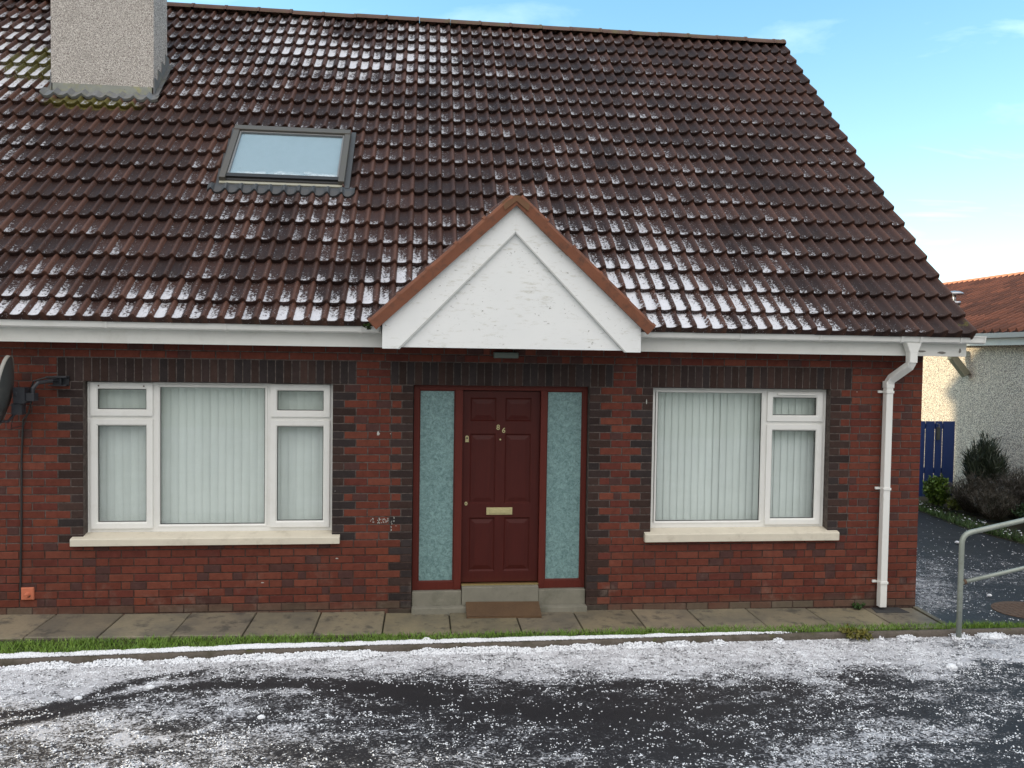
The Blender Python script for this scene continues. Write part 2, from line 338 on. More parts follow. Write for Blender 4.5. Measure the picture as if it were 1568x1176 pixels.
M_dishm = simple('dish_paint', (.06, .065, .065), .45, .2, 8, dirt=(.12, .11, .10), dirtamt=.3)
M_dishrim = simple('dish_rim_paint', (.30, .29, .26), .5, .2, 8)
M_black = simple('black_steel', (.022, .024, .03), .45, .2)
M_terra = simple('terracotta', (.55, .17, .09), .75, .2, 15, bump=.3)
M_blue = simple('blue_gate_paint', (.018, .045, .17), .5, .2, 5, dirt=(.02, .03, .07), dirtamt=.4)
M_galv = simple('galvanised_paint', (.30, .33, .29), .45, .2, 9, metal=.25, dirt=(.16, .17, .13), dirtamt=.6, dscale=12)
M_rust = simple('rusty_iron', (.12, .075, .05), .8, .3, 20, metal=.2, bump=.5, bscale=60)
M_pipe = simple('grimy_pipe', (.25, .24, .17), .5, .4, 8, dirt=(.06, .055, .035), dirtamt=.8, dscale=8)
M_steel = simple('galvanised_cowl', (.45, .46, .48), .35, .15, metal=.8)
t = NT('coir_mat'); n1 = t.noise(6, 5, .7); n2 = t.noise(1, 3, .7, t.coord(scale=(60, 320, 60))); c = t.mix(n1, (.075, .042, .022), (.18, .105, .052)); c = t.mix(t.math('MULTIPLY', n2, .5), c, (.07, .04, .02)); t.bump(n2, .9, .01); M_mat = t.set(c, .95)

# paving: wet blotchy concrete
t = NT('paving'); a = t.attr(); n1 = t.noise(2.1, 7, .68); n2 = t.noise(40, 5, .7); n3 = t.noise(5.5, 6, .7)
c = t.mix(n2, (.165, .14, .09), (.30, .255, .175)); c = t.mix(t.ramp(n1, .35, .7), c, (.14, .125, .095)); c = t.mix(t.math('MULTIPLY', t.ramp(n3, .52, .66), .8), c, (.065, .06, .05))
c = t.mix(1.0, c, a, 'MULTIPLY'); t.bump(n2, .35, .004); M_pave = t.set(c, t.math('ADD', .42, t.math('MULTIPLY', n3, .45)))
t = NT('kerb_concrete'); n2 = t.noise(50, 5, .7); c = t.mix(n2, (.065, .052, .042), (.17, .145, .12)); c = t.mix(t.ramp(t.noise(6, 5, .7), .45, .65), c, (.07, .06, .04)); c = t.mix(t.ramp(t.noise(3.5, 6, .75), .60, .68), c, (.07, .08, .015)); t.bump(n2, .6, .006); M_kerb = t.set(c, .9)
# wet tarmac with slush; attribute r = slush density
def tarmac(name, base):
    t = NT(name); d = t.sep(t.attr())[0]; n1 = t.noise(180, 3, .7); n2 = t.noise(2.2, 5, .6)
    c = t.mix(n1, tuple(x*.55 for x in base), tuple(x*1.7 for x in base)); c = t.mix(n2, c, tuple(x*1.3 for x in base))
    big = t.noise(3.4, 4, .6, t.coord(scale=(1, 1.25, 1)), .5); med = t.noise(15, 6, .72, t.coord(scale=(.9, 1.15, 1)), .5); fi = t.noise(62, 4, .75, t.coord(scale=(.8, 1.1, 1)))
    s_ = t.math('ADD', t.math('MULTIPLY', big, .28), t.math('ADD', t.math('MULTIPLY', med, .70), t.math('MULTIPLY', fi, 1.05))); s_ = t.math('ADD', s_, t.math('MULTIPLY', t.math('MINIMUM', d, .66), .60))
    fr = t.ramp(s_, 1.26, 1.35); thin = t.ramp(s_, 1.10, 1.40)
    c = t.mix(t.math('MULTIPLY', thin, .16), c, (.30, .30, .33)); c = t.mix(fr, c, t.mix(t.math('ADD', t.math('MULTIPLY', fi, .55), t.math('MULTIPLY', d, .40)), (.20, .20, .215), (.88, .87, .90)))
    rough = t.mix(fr, t.math('ADD', .34, t.math('MULTIPLY', n2, .35)), (.65, .65, .65))
    t.bump(t.math('ADD', t.math('MULTIPLY', fr, t.math('ADD', .5, med)), t.math('MULTIPLY', n1, .15)), .85, .02); return t.set(c, rough, spec=.35)
M_road = tarmac('wet_tarmac', (.016, .0145, .016)); M_drive = tarmac('drive_tarmac', (.018, .019, .023))
M_ground = simple('frosty_turf', (.10, .12, .07), .9, .5, 1.3, dirt=(.55, .57, .55), dirtamt=.6, dscale=1.2)
M_soil = simple('soil', (.035, .030, .018), .95, .5, 8, bump=1, bscale=30, dirt=(.03, .07, .012), dirtamt=.7, dscale=7)
t = NT('grass'); a = t.attr(); t.set(a, .6); M_grass = t.m
t = NT('leaf'); a = t.attr(); t.set(a, .5); M_leaf = t.m
t = NT('hail'); n1 = t.noise(90, 2); t.set(t.mix(n1, (.80, .82, .86), (.93, .94, .96)), .45)
t.b.inputs['Subsurface Weight'].default_value = 0; M_hail = t.m
M_snow = t.m

# ------------------------------------------------------------------ the house
house = empty('brick_house', (0.8, 0, 0), 'red brick house with brown tiled roof, white gabled porch and number 86 on its door', 'house')
OPEN = [(-3.133, -.872, .725, 2.2145), (-.1, 1.625, -.2, 2.2145), (2.276, 4.135, .725, 2.2145)]
XL, XR, ZB = -9.0, 5.137, -.0355
SOL = [(-3.36, -.65), (-.32, 1.86), (2.10, 4.36)]; SZ0, SZ1 = 2.2145, 2.4395
LOWC = False
def red():
    if LOWC: k = random.uniform(.7, 1.1); j = random.random()**.7; return (.11*k*j+.12*(1-j), .085*k*j+.035*(1-j), .062*k*j+.024*(1-j))
    q = random.random(); k = random.uniform(.84, 1.05)
    b = (.140, .040, .026) if q < .55 else (.162, .050, .032) if q < .75 else (.122, .034, .025) if q < .965 else (.080, .036, .030) if q < .985 else (.16, .045, .026)
    return tuple(x*k for x in b)
def darkb():
    k = random.uniform(.60, 1.0); return tuple(x*k for x in random.choice([(.046, .032, .030), (.054, .034, .029), (.042, .034, .034), (.062, .037, .031)]))
MG = .010
wl_ = MB()
def brick(x0, x1, z0, z1, tint, depth=.1):
    j = random.uniform(-.0015, .0015)
    wl_.cbox(x0+MG/2, x1-MG/2, j, depth, z0+MG/2+random.uniform(-.0008, .0008), z1-MG/2, .0035, 0, tint)
def two_tone(x0, x1, z0, z1):
    """some bricks of the photo have a dark burnt end"""
    global LOWC
    LOWC = z0 < float(gz((x0+x1)/2))+.028
    if LOWC: brick(x0, x1, z0, z1, red()); return
    if x1-x0 > .2 and random.random() < .16:
        m = x0+(x1-x0)*random.uniform(.3, .7); a = red(); b = (.075, .036, .032)
        if random.random() < .5: a, b = b, a
        wl_.cbox(x0+MG/2, m, 0, .1, z0+MG/2, z1-MG/2, .003, 0, a); wl_.cbox(m, x1-MG/2, 0, .1, z0+MG/2, z1-MG/2, .003, 0, b)
    else: brick(x0, x1, z0, z1, red())
def fill(a, b, z0, z1, par, from_right=False):
    if b-a < .02: return
    U = .225; xs = []
    if from_right:
        x = b; first = True
        while x > a+.001:
            L = .1125 if (first and par) else U; first = False
            if x-L < a+.045: L = x-a
            xs.append((x-L, x)); x -= L
    else:
        x = a; first = True
        while x < b-.001:
            L = .1125 if (first and par) else U; first = False
            if x+L > b-.045: L = b-x
            xs.append((x, x+L)); x += L
    for p, q in xs: two_tone(p, q, z0, z1)
for k in range(35):
    z0 = ZB+.075*k; z1 = z0+.075; zc = (z0+z1)/2; par = k % 2
    segs = []; cur = XL; cuts = []
    if SZ0-.01 < zc < SZ1: cuts = [(a, b, 's') for a, b in SOL]
    else: cuts = [(a, b, 'o') for a, b, c, d in OPEN if c < zc < d]
    if k > 32 or True:
        prev = None
        for a, b, ty in cuts+[(XR, XR, 'e')]:
            lo, hi = cur, a
            if prev == 'o':
                d = .225 if par == 0 else .1125; brick(lo, lo+d, z0, z1, darkb()); lo += d
            if ty == 'o':
                d = .225 if par == 0 else .1125; brick(hi-d, hi, z0, z1, darkb()); hi -= d
            fill(lo, hi, z0, z1, (par if ty == 'e' or ty == 's' or prev == 's' else 0), from_right=(ty == 'e' or (prev is None)))
            cur = b; prev = ty
    if 28 < k < 33: pass
# soldier courses of dark brick on end over each opening
for a, b in SOL:
    n = round((b-a)/.075); u = (b-a)/n
    for i in range(n):
        wl_.cbox(a+u*i+MG/2, a+u*(i+1)-MG/2, random.uniform(-.001, .001), .1, SZ0+MG/2, SZ1-MG/2, .0035, 0, darkb())
# mortar body: panels round the openings
MT = (.115, .098, .09); MT2 = (.075, .05, .042)
zt = 2.59
def panel(x0, x1, z0, z1, tint=MT): wl_.box(x0, x1, .005, .10, z0, z1, 1, tint)
panel(XL, XR-.004, -.25, .69, MT2)
panel(XL, OPEN[0][0]-.004, .69, SZ0+.003); panel(OPEN[0][1]+.004, OPEN[1][0]-.004, .69, SZ0+.003)
panel(OPEN[1][1]+.004, OPEN[2][0]-.004, .69, SZ0+.003); panel(OPEN[2][1]+.004, XR-.004, .69, SZ0+.003); panel(XL, XR-.004, SZ0+.003, zt)
# cut the doorway out of the low panel by building it in two instead
wl_.v, wl_.f, wl_.m, wl_.t = wl_.v, wl_.f, wl_.m, wl_.t
idx = [i for i in range(len(wl_.f)) if wl_.m[i] == 1][:6]
for i in sorted(idx, reverse=True): del wl_.f[i], wl_.m[i], wl_.t[i]
panel(XL, OPEN[1][0]-.004, -.25, .69, MT2); panel(OPEN[1][1]+.004, XR-.004, -.25, .69, MT2)
# inner leaf of the wall, behind the frames (dark plaster edge), leaving the openings free
def inner(x0, x1, z0, z1): wl_.box(x0, x1, .165, .28, z0, z1, 2)
for x0, x1, z0, z1 in [(XL, -3.08, -.2, 2.6), (-.93, -.06, -.2, 2.6), (1.58, 2.33, -.2, 2.6), (4.08, XR-.01, -.2, 2.6), (-3.08, -.93, -.2, .80), (2.33, 4.08, -.2, .80), (-3.08, -.93, 2.19, 2.6), (2.33, 4.08, 2.19, 2.6), (-.06, 1.58, 2.2, 2.6)]: inner(x0, x1, z0, z1)
# cavity closers
wl_.box(XL, -3.14, .1, .165, -.2, 2.59, 1, MT); wl_.box(-.865, -.107, .1, .165, -.2, 2.59, 1, MT); wl_.box(1.632, 2.27, .1, .165, -.2, 2.59, 1, MT); wl_.box(4.142, XR-.01, .1, .165, -.2, 2.59, 1, MT)
for a, b, _c, _d in OPEN: wl_.box(a-.006, b+.006, .1, .165, 2.2145+.02, 2.59, 1, MT)
# gable wall, rear wall: brick courses in the material
t = NT('brick_coursed'); bt = t.node('ShaderNodeTexBrick'); mp = t.node('ShaderNodeMapping'); geo = t.coord(); s3 = t.sep(geo); cmb = t.node('ShaderNodeCombineXYZ')
t.l.new(t.math('ADD', s3[0], s3[1]), cmb.inputs[0]); t.l.new(t.math('ADD', s3[2], .0355), cmb.inputs[1]); t.l.new(cmb.outputs[0], bt.inputs['Vector'])
bt.inputs['Scale'].default_value = 1; bt.inputs['Brick Width'].default_value = .225; bt.inputs['Row Height'].default_value = .075; bt.inputs['Mortar Size'].default_value = .005
bt.inputs['Color1'].default_value = (.16, .04, .026, 1); bt.inputs['Color2'].default_value = (.10, .035, .028, 1); bt.inputs['Mortar'].default_value = (.11, .10, .09, 1)
M_coursed = t.set(t.mix(1.0, bt.outputs[0], t.mix(t.noise(14, 5), (.6, .6, .6), (1.4, 1.4, 1.4)), 'MULTIPLY'), .85)
yr = 8.7; zr = 7.10
wl_.prism([(.105, -.3), (yr, -.3), (yr, 2.6), (4.19, zr), (.105, 2.95)], XR-.10, XR, 'x', 3)
wl_.prism([(.3, -.3), (yr, -.3), (yr, 2.6), (4.19, zr), (.3, 2.95)], XL, XL+.1, 'x', 3)
wl_.box(XL+.1, XR-.1, yr-.1, yr, -.3, 2.6, 3)
wl_.box(XL+.1, XR-.1, .28, yr-.1, -.28, -.2, 2)
wl_.box(XL+.1, XR-.1, .28, yr-.1, 2.5, 2.58, 2)
# chalky paint scratches on the bricks left of the door
m = wl_; r3 = random.Random(5)
for k in range(46):
    px = r3.choice([569, 572, 580, 583, 586, 592, 601, 604])+r3.uniform(-2.5, 2.5); py = r3.uniform(793, 801) if px < 598 else r3.uniform(790, 812)
    X_, Z_ = at(px, py, 0); n_ = 5; s1, s2 = r3.uniform(.002, .007), r3.uniform(.003, .010)
    m.prism([(X_+s1*math.cos(q*6.283/n_+k), Z_+s2*math.sin(q*6.283/n_+k)) for q in range(n_)], -.0035, -.001, 'y', 4)
for (px, py, s1, s2) in ((579, 664, .018, .030), (598, 664, .006, .006), (513, 752, .005, .004), (1462-150, 600, .005, .006), (516, 855, .016, .008), (990, 615, .006, .03), (402, 892, .02, .006)):
    X_, Z_ = at(px, py, 0); m.prism([(X_+s1*math.cos(q*.785)*r3.uniform(.5, 1), Z_+s2*math.sin(q*.785)*r3.uniform(.5, 1)) for q in range(8)], -.004, -.001, 'y', 4)
wall = wl_.build('wall', [M_brick, M_mortar, M_dark, M_coursed, simple('old_white_paint', (.45, .45, .42), .8, .2, 30)], house)

# roof -----------------------------------------------------------------
PROF = [(0.0, .003), (.06, .0), (.22, -.003), (.40, .0), (.54, .006), (.66, .020), (.76, .036), (.85, .044), (.92, .040), (.965, .022), (1.0, .003)]
def tile_sheet(name, O, ex, eu, width, edges, unit, mat, parent, dens=None, hole=None, lift=.040, tintv=None, flip=False, clip=None, amp=1.0):
    """rows of interlocking tiles as real relief: O origin, ex along eaves, eu up the slope, edges = lower edge of every row"""
    O = np.array(O, float); ex = np.array(ex, float); eu = np.array(eu, float); nn = np.cross(ex, eu); nn /= np.linalg.norm(nn)
    if flip: nn = -nn
    nu = int(round(width/unit)); us = []; hs = []; ui = []
    for i in range(nu):
        for (u, h) in PROF[:-1]: us.append((i+u)*unit); hs.append(h); ui.append(i+u)
    us.append(nu*unit); hs.append(PROF[-1][1]); ui.append(nu-1e-4)
    us = np.array(us); hs = np.array(hs)*amp; ui = np.array(ui); n = len(us)
    Vs = []; Fs = []; Cs = []; UVs = []; base = 0
    for r in range(len(edges)-1):
        L0, L1 = edges[r], edges[r+1]; ov = .03
        tv = rng.random(nu//2+2)[((ui+(.0 if True else 0))//2).astype(int)]; jit = (rng.random(nu//2+2)-.5)[(ui//2).astype(int)]
        jl = jit*.008
        prof = []
        for (l, hh, vv) in ((L0+jl+.004, lift-.022-.016, .0), (L0+jl, lift-.010, .0), (L0+jl, lift-.003, .002), (L0+jl+.006, lift, .01), (L0*.5+L1*.5, lift*.5+.004, .5), (L1+ov, .0, .999)):
            prof.append((l*np.ones(n), hs*(1.0)+hh, vv))
        if True: # underside start
            prof[0] = (prof[0][0], hs*0+(-.012), .0)
        for (l, h, vv) in prof:
            P = O+us[:, None]*ex+l[:, None]*eu+h[:, None]*nn; Vs.append(P)
            d = dens(us, l) if dens else np.zeros(n); ms = tintv(us, l) if tintv else np.zeros(n)
            Cs.append(np.stack([d, tv, ms], 1)); UVs.append(np.stack([ui, np.full(n, r+vv)], 1))
        m = len(prof)
        for j in range(m-1):
            a = base+j*n+np.arange(n-1); q = np.stack([a, a+1, a+1+n, a+n], 1)
            if hole is not None or clip is not None:
                lc = (prof[j][0][:-1]+prof[j+1][0][1:])/2; uc = (us[:-1]+us[1:])/2
                keep = np.ones(n-1, bool)
                if hole is not None: keep &= ~hole(uc, lc)
                if clip is not None: keep &= clip(uc, lc)
                q = q[keep]
            Fs.append(q)
        base += m*n
    F = np.vstack(Fs)
    if flip: F = F[:, ::-1]
    return npmesh(name, np.vstack(Vs), F, mat, parent, smooth=False, col=np.vstack(Cs), uv=np.vstack(UVs))
cT, sT = math.cos(TP), math.sin(TP)
X0R = -9.0; VERGE = 5.42; unit = .15; X0R = VERGE-.15*97
edges = [-.06, .184]+[.184+.308*k for k in range(1, 21)]; LTOP = 6.39
edges = [e for e in edges if e < LTOP-.06]+[LTOP]
ctrl = [(20,50,.8),(20,210,.62),(60,165,.15),(150,200,.12),(100,300,.12),(300,200,.15),(330,70,.55),(300,40,.4),(450,80,.85),(550,95,.9),(650,85,.75),(560,55,.45),(400,120,.55),(480,150,.2),(600,140,.35),(750,80,.45),(850,100,.3),(800,200,.32),(1000,150,.36),(1100,90,.12),(1000,250,.36),(1250,250,.3),(1100,330,.36),(1350,400,.1),(700,300,.25),(600,270,.15),(600,320,.05),(560,400,.3),(480,330,.5),(360,330,.42),(400,370,.38),(440,400,.15),(200,330,.14),(250,400,.12),(60,400,.3),(50,480,.85),(250,480,.75),(450,490,.8),(560,480,.85),(150,440,.35),(400,440,.3),(520,440,.5),(680,360,.35),(640,440,.9),(910,375,.45),(950,420,.85),(1000,460,.95),(1050,490,.95),(1150,480,.8),(1200,500,.8),(1350,500,.45),(1100,420,.45),(1250,440,.4),(1400,470,.12),(1460,495,.0),(930,385,.7),(700,180,.45),(900,280,.35),(1200,150,.12),(1300,330,.15),(20,20,.4),(800,60,.3),(1000,60,.1),(40,120,.85)]
CT = np.array([(*on_roof(a, b), c if c > .7 else c*.8-.04) for a, b, c in ctrl])
def roof_dens(us, ls):
    x = us+X0R; w_ = 1/((x[:, None]-CT[None, :, 0])**2+(ls[:, None]-CT[None, :, 1])**2+.04)**1.6
    return (w_*CT[None, :, 2]).sum(1)/w_.sum(1)
def roof_moss(us, ls):
    x = us+X0R; m = 1.05*np.exp(-(((x+4.75)/.55)**2+((ls-4.5)/.5)**2))+.95*np.exp(-(((x+3.9)/.75)**2+((ls-3.62)/.16)**2))
    m += .5*np.exp(-((ls-6.3)/.13)**2)*np.clip((x-2)/3, 0, 1)+.62*np.exp(-(((x-5.35)/.12)**2+((ls-.1)/.15)**2)); return m+.0
def roof_hole(us, ls):
    x = us+X0R
    return ((x > -2.16) & (x < -.90) & (ls > 2.02) & (ls < 3.12)) | ((x > -4.25) & (x < -3.35) & (ls > 3.95) & (ls < 4.3)) | ((np.abs(x-.797) < (.86-np.maximum(ls, .05)*cT)) & (ls < 1.0))
base_pt = np.array([X0R, -.33, 2.82])-.018*np.array([0, -sT, cT])
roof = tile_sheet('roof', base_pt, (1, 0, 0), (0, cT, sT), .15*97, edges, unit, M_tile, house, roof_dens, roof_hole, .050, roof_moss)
# verge undercloak, rear slope, roof boarding
def rp(x, L, n=0): return (x, -.33+L*cT-n*sT, 2.82+L*sT+n*cT)
m = MB()
m.add([rp(X0R, .0, -.05), rp(VERGE-.02, .0, -.05), rp(VERGE-.02, 6.39, -.05), rp(X0R, 6.39, -.05)]+[rp(X0R, .0, -.09), rp(VERGE-.02, .0, -.09), rp(VERGE-.02, 6.39, -.09), rp(X0R, 6.39, -.09)], [(0,1,2,3),(4,7,6,5),(0,4,5,1),(1,5,6,2),(2,6,7,3),(3,7,4,0)])
m.build('roof_boarding', M_dark, roof)
yR, zR_ = -.33+6.39*cT, 2.82+6.39*sT
m = MB(); m.add([(X0R, yR, zR_), (VERGE, yR, zR_), (VERGE, yR+4.75, zR_-4.6), (X0R, yR+4.75, zR_-4.6), (X0R, yR, zR_-.06), (VERGE, yR, zR_-.06), (VERGE, yR+4.75, zR_-4.66), (X0R, yR+4.75, zR_-4.66)], [(0,1,2,3),(4,7,6,5),(0,4,5,1),(1,5,6,2),(2,6,7,3),(3,7,4,0)])
m.build('rear_slope', M_ridge, roof)
# mortar-bedded verge edge: end faces of the tiles and undercloak
m = MB()
for r in range(len(edges)-1):
    L0, L1 = edges[r], edges[r+1]; q = [(0, 0), (0, 0)]
    a, b = rp(0, L0+.004, .018), rp(0, L1+.01, -.012); c_, d_ = rp(0, L1+.01, -.05), rp(0, L0, -.05)
    m.prism([(a[1], a[2]), (b[1], b[2]), (c_[1], c_[2]), (d_[1], d_[2])], VERGE-.012, VERGE+.002, 'x')
m.build('verge_edge', simple('verge_mortar', (.10, .07, .055), .9, .3, 12), roof)
# ridge tiles
m = MB(); x = X0R; seg = 9
while x < VERGE-.02:
    L = min(.45, VERGE-x); dz = random.uniform(-.006, .006); lip = .004
    for (a, b, rr) in ((x+.004, x+L-.035, .125), (x+L-.035, x+L-.002, .132)):
        vs = []; 
        for X_ in (a, b):
            for k in range(seg+1):
                th = math.pi*(.08+.84*k/seg); vs.append((X_, yR-math.cos(th)*rr*1.05, zR_-.055+math.sin(th)*rr+dz))
            vs.append((X_, yR, zR_-.10))
        nn_ = seg+2; fs = [(k, k+1, k+1+nn_, k+nn_) for k in range(seg)]+[tuple(range(nn_)), tuple(range(2*nn_-1, nn_-1, -1))]
        m.add(vs, fs)
    x += L
m.build('ridge_tiles', M_ridge, roof)
# chimney ----------------------------------------------------------------
CH = (-4.436, -3.27, 2.36, 2.86)
m = MB(); x0, x1, y0, y1 = CH
def roofz(y, n=0): return 2.82+(y+.33)*TAN
m.prism([(y0, roofz(y0)+.14), (y1, roofz(y1)-.3), (y1, 8.9), (y0, 8.9)], x0, x1, 'x')
m.box(x0+.03, x1-.03, y0+.03, y1-.03, roofz(y0)-.4, roofz(y0)+.3)
m.box(x0-.05, x1+.05, y0-.05, y1+.05, 8.9, 9.0)
ch = m.build('chimney', M_dash, house)
m = MB()
m.box(x0+.02, x1-.02, y0-.008, y0+.035, roofz(y0)-.1, roofz(y0)+.137)
m.build('flashing', M_leadl, ch)
m = MB()   # lead dressed over the tiles: apron in front, stepped pieces at the sides
ap = []
nA = 34
for i in range(nA+1):
    X_ = x0-.07+(x1-x0+.15)*i/nA; ph = ((X_-X0R)/.15) % 1; h = np.interp(ph, [p[0] for p in PROF], [p[1] for p in PROF])
    Lc = (y0+.33)/cT
    ap.append((X_, h, Lc))
vs = []
for X_, h, Lc in ap: vs += [rp(X_, Lc+.03, h+.035), rp(X_, Lc-.11+.012*math.sin(X_*23), h+.052), rp(X_, Lc-.115+.012*math.sin(X_*23), h+.02)]
m.add(vs, [(3*i+j, 3*i+3+j, 3*i+4+j, 3*i+1+j) for i in range(nA) for j in (0, 1)])
for side, X_ in ((1, x1), (-1, x0)):
    for k in range(4):
        La = (y0+.33)/cT+.02+.2*k
        P = [rp(X_, La, .03), rp(X_+side*.07, La-.03, .062), rp(X_+side*.07, La+.17, .055), rp(X_, La+.2, .03)]
        m.add(P+[(p[0], p[1], p[2]-.01) for p in P], [(0,1,2,3),(4,7,6,5),(0,4,5,1),(1,5,6,2),(2,6,7,3),(3,7,4,0)])
        m.box(X_-.004 if side > 0 else X_-.010, X_+.010 if side > 0 else X_+.004, y0+.14*k, y0+.14*k+.14, roofz(y0+.14*k)-.05, roofz(y0+.14*k)+.26)
m.build('flashing', M_lead, ch)

# skylight ----------------------------------------------------------------
XF = Matrix(((1, 0, 0, 0), (0, cT, -sT, -.33), (0, sT, cT, 2.82), (0, 0, 0, 1)))    # local: x, up the slope, normal
sx0, sx1, sl0, sl1 = -2.195, -.885, 2.05, 3.055
m = MB(XF); T = .085
m.box(sx0, sx0+.065, sl0+.03, sl1, -.09, T+.012); m.box(sx1-.065, sx1, sl0+.03, sl1, -.09, T+.012)
m.box(sx0, sx1, sl1-.0, sl1+.085, -.09, T+.02); m.box(sx0+.065, sx1-.065, sl0+.03, sl0+.10, -.09, T-.03)
sk = m.build('skylight', M_frame_sky, house, bevel=.005)
m = MB(XF); m.box(sx0+.003, sx1-.003, sl0-.012, sl0+.027, -.09, T-.032); m.build('lower_frame_bar', simple('weathered_aluminium', (.33, .32, .25), .5, .2, 8), sk, bevel=.004)
m = MB(XF); m.box(sx0+.066, sx1-.066, sl0+.075, sl0+.135, -.02, T-.002); m.box(sx0+.07, sx1-.07, sl0+.035, sl0+.07, T-.03, T-.022); m.build('gasket', M_gasket, sk)
m = MB(XF)
a0, a1, b0, b1 = sx0+.068, sx1-.068, sl0+.137, sl1-.003
m.box(a0, a0+.018, b0, b1, -.05, T-.004); m.box(a1-.018, a1, b0, b1, -.05, T-.004); m.box(a0+.018, a1-.018, b1-.018, b1, -.05, T-.004)
m.build('sash', M_sash_sky, sk, bevel=.003)
m = MB(XF); m.box(a0+.019, a1-.019, b0, b1-.019, .060, .068); m.build('pane', M_skyglass, sk)
m = MB(XF); m.box(a0+.019, a1-.019, b0, b1-.019, .044, .052, 0, (.43, .54, .61)); m.build('sky_tone_sheet', M_blind, sk)  # blue-grey sheet added under the glass, coloured as the sky's reflection
m = MB(XF)  # flashing: side channels and pleated apron dressed over the tiles
m.box(sx1+.002, sx1+.055, sl0-.02, sl1+.13, -.06, .045); m.box(sx0-.055, sx0-.002, sl0-.02, sl1+.13, -.06, .035)
vs = []; nA = 130
for i in range(nA+1):
    X_ = sx0-.10+(sx1-sx0+.22)*i/nA; ph = ((X_-X0R)/.15) % 1; h = float(np.interp(ph, [p[0] for p in PROF], [p[1] for p in PROF]))
    h += .0015*(i % 2)
    vs += [(X_, sl0-.012, h*.4+.040), (X_, sl0-.07, h*.8+.044), (X_, sl0-.14-.01*math.sin(ph*6.28), h+.030), (X_, sl0-.142-.01*math.sin(ph*6.28), h-.01)]
m.add(vs, [(4*i+j, 4*i+4+j, 4*i+5+j, 4*i+1+j) for i in range(nA) for j in (0, 1, 2)])
m.build('flashing', simple('pleated_lead', (.055, .057, .06), .5, .2, 6, bump=.4), sk)

# fascia, soffit, gutter -----------------------------------------------------
GB = (-.395, 1.985)    # porch boards between these
zf0, zf1 = 2.572, 2.775
m = MB(); m.box(XL, GB[0]+.03, -.215, -.195, zf0, zf1); m.box(GB[1]-.03, 5.45, -.215, -.195, zf0, zf1-.0); m.box(5.43, 5.45, -.194, .0, zf0, zf1)
m.prism([(-.19, zf0), (0.1, zf0), (.1, 3.05), (-.19, 2.86)], 5.40, 5.42, 'x')
for (px, py, w_, h_) in ((1412, 538, .12, .022), (1442, 540, .10, .03), (1470, 537, .03, .07), (1405, 537, .05, .012)):
    X_, Z_ = at(px, py, -.217); n_ = 9      # paint flaked off at the right hand end
    m.prism([(X_+w_/2*math.cos(k*6.283/n_)*random.uniform(.6, 1.1), max(zf0+.004, Z_+h_/2*math.sin(k*6.283/n_)*random.uniform(.6, 1.1))) for k in range(n_)], -.2175, -.2148, 'y', 1)
fas = m.build('fascia', [M_fascia, simple('bare_wood', (.22, .21, .19), .9, .3, 30)], house)
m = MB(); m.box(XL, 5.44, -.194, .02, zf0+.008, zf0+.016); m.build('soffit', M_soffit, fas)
def gutter_profile(): return [(-.218, 2.765), (-.222, 2.712), (-.240, 2.700), (-.305, 2.700), (-.322, 2.712), (-.328, 2.760), (-.338, 2.766), (-.338, 2.775), (-.318, 2.775), (-.314, 2.72), (-.300, 2.710), (-.245, 2.710), (-.232, 2.718), (-.228, 2.765)]
def gutter(x0, x1, name='gutter'):
    m = MB(); m.prism(gutter_profile(), x0, x1, 'x')
    for X_ in (x0, x1): m.prism([(-.218, 2.765), (-.222, 2.710), (-.240, 2.697), (-.307, 2.697), (-.326, 2.710), (-.341, 2.776)], X_-.008, X_+.008, 'x')
    return m.build(name, M_white, house)
gl = gutter(XL, GB[0]-.012); gr = gutter(GB[1]+.012, 5.565)
def gbracket(x, par, w_=.014):
    m = MB(); m.prism([(-.220, 2.78), (-.224, 2.706), (-.240, 2.692), (-.307, 2.692), (-.328, 2.706), (-.346, 2.782), (-.336, 2.782), (-.322, 2.712), (-.305, 2.698), (-.242, 2.698), (-.23, 2.712), (-.228, 2.78)], x-w_, x+w_, 'x')
    return m.build('gutter_bracket', M_white, par)
for px in (162, 345, 552): gbracket(at(px, 500, -.33)[0], gl, .008 if px != 552 else .012)
for X_ in (-5.2, -6.4): gbracket(X_, gl, .008)
for px in (1135, 1257, 1382, 1411, 1472): gbracket(at(px, 520, -.33)[0], gr, .008 if px not in (1382, 1411) else .014)
# stop ends beside the porch, a little prouder
for (xa, xb, par) in ((GB[0]-.115, GB[0]-.006, gl), (GB[1]+.006, GB[1]+.105, gr)):
    m = MB(); m.add([(xa, -.350, 2.782), (xb, -.350, 2.782), (xb-.012, -.345, 2.708), (xa+.022, -.345, 2.708), (xa, -.25, 2.782), (xb, -.25, 2.782), (xb-.012, -.25, 2.700), (xa+.022, -.25, 2.700)], [(0,1,2,3),(4,7,6,5),(0,4,5,1),(1,5,6,2),(2,6,7,3),(3,7,4,0)])
    m.build('gutter_stop_end', M_white, par, bevel=.004)
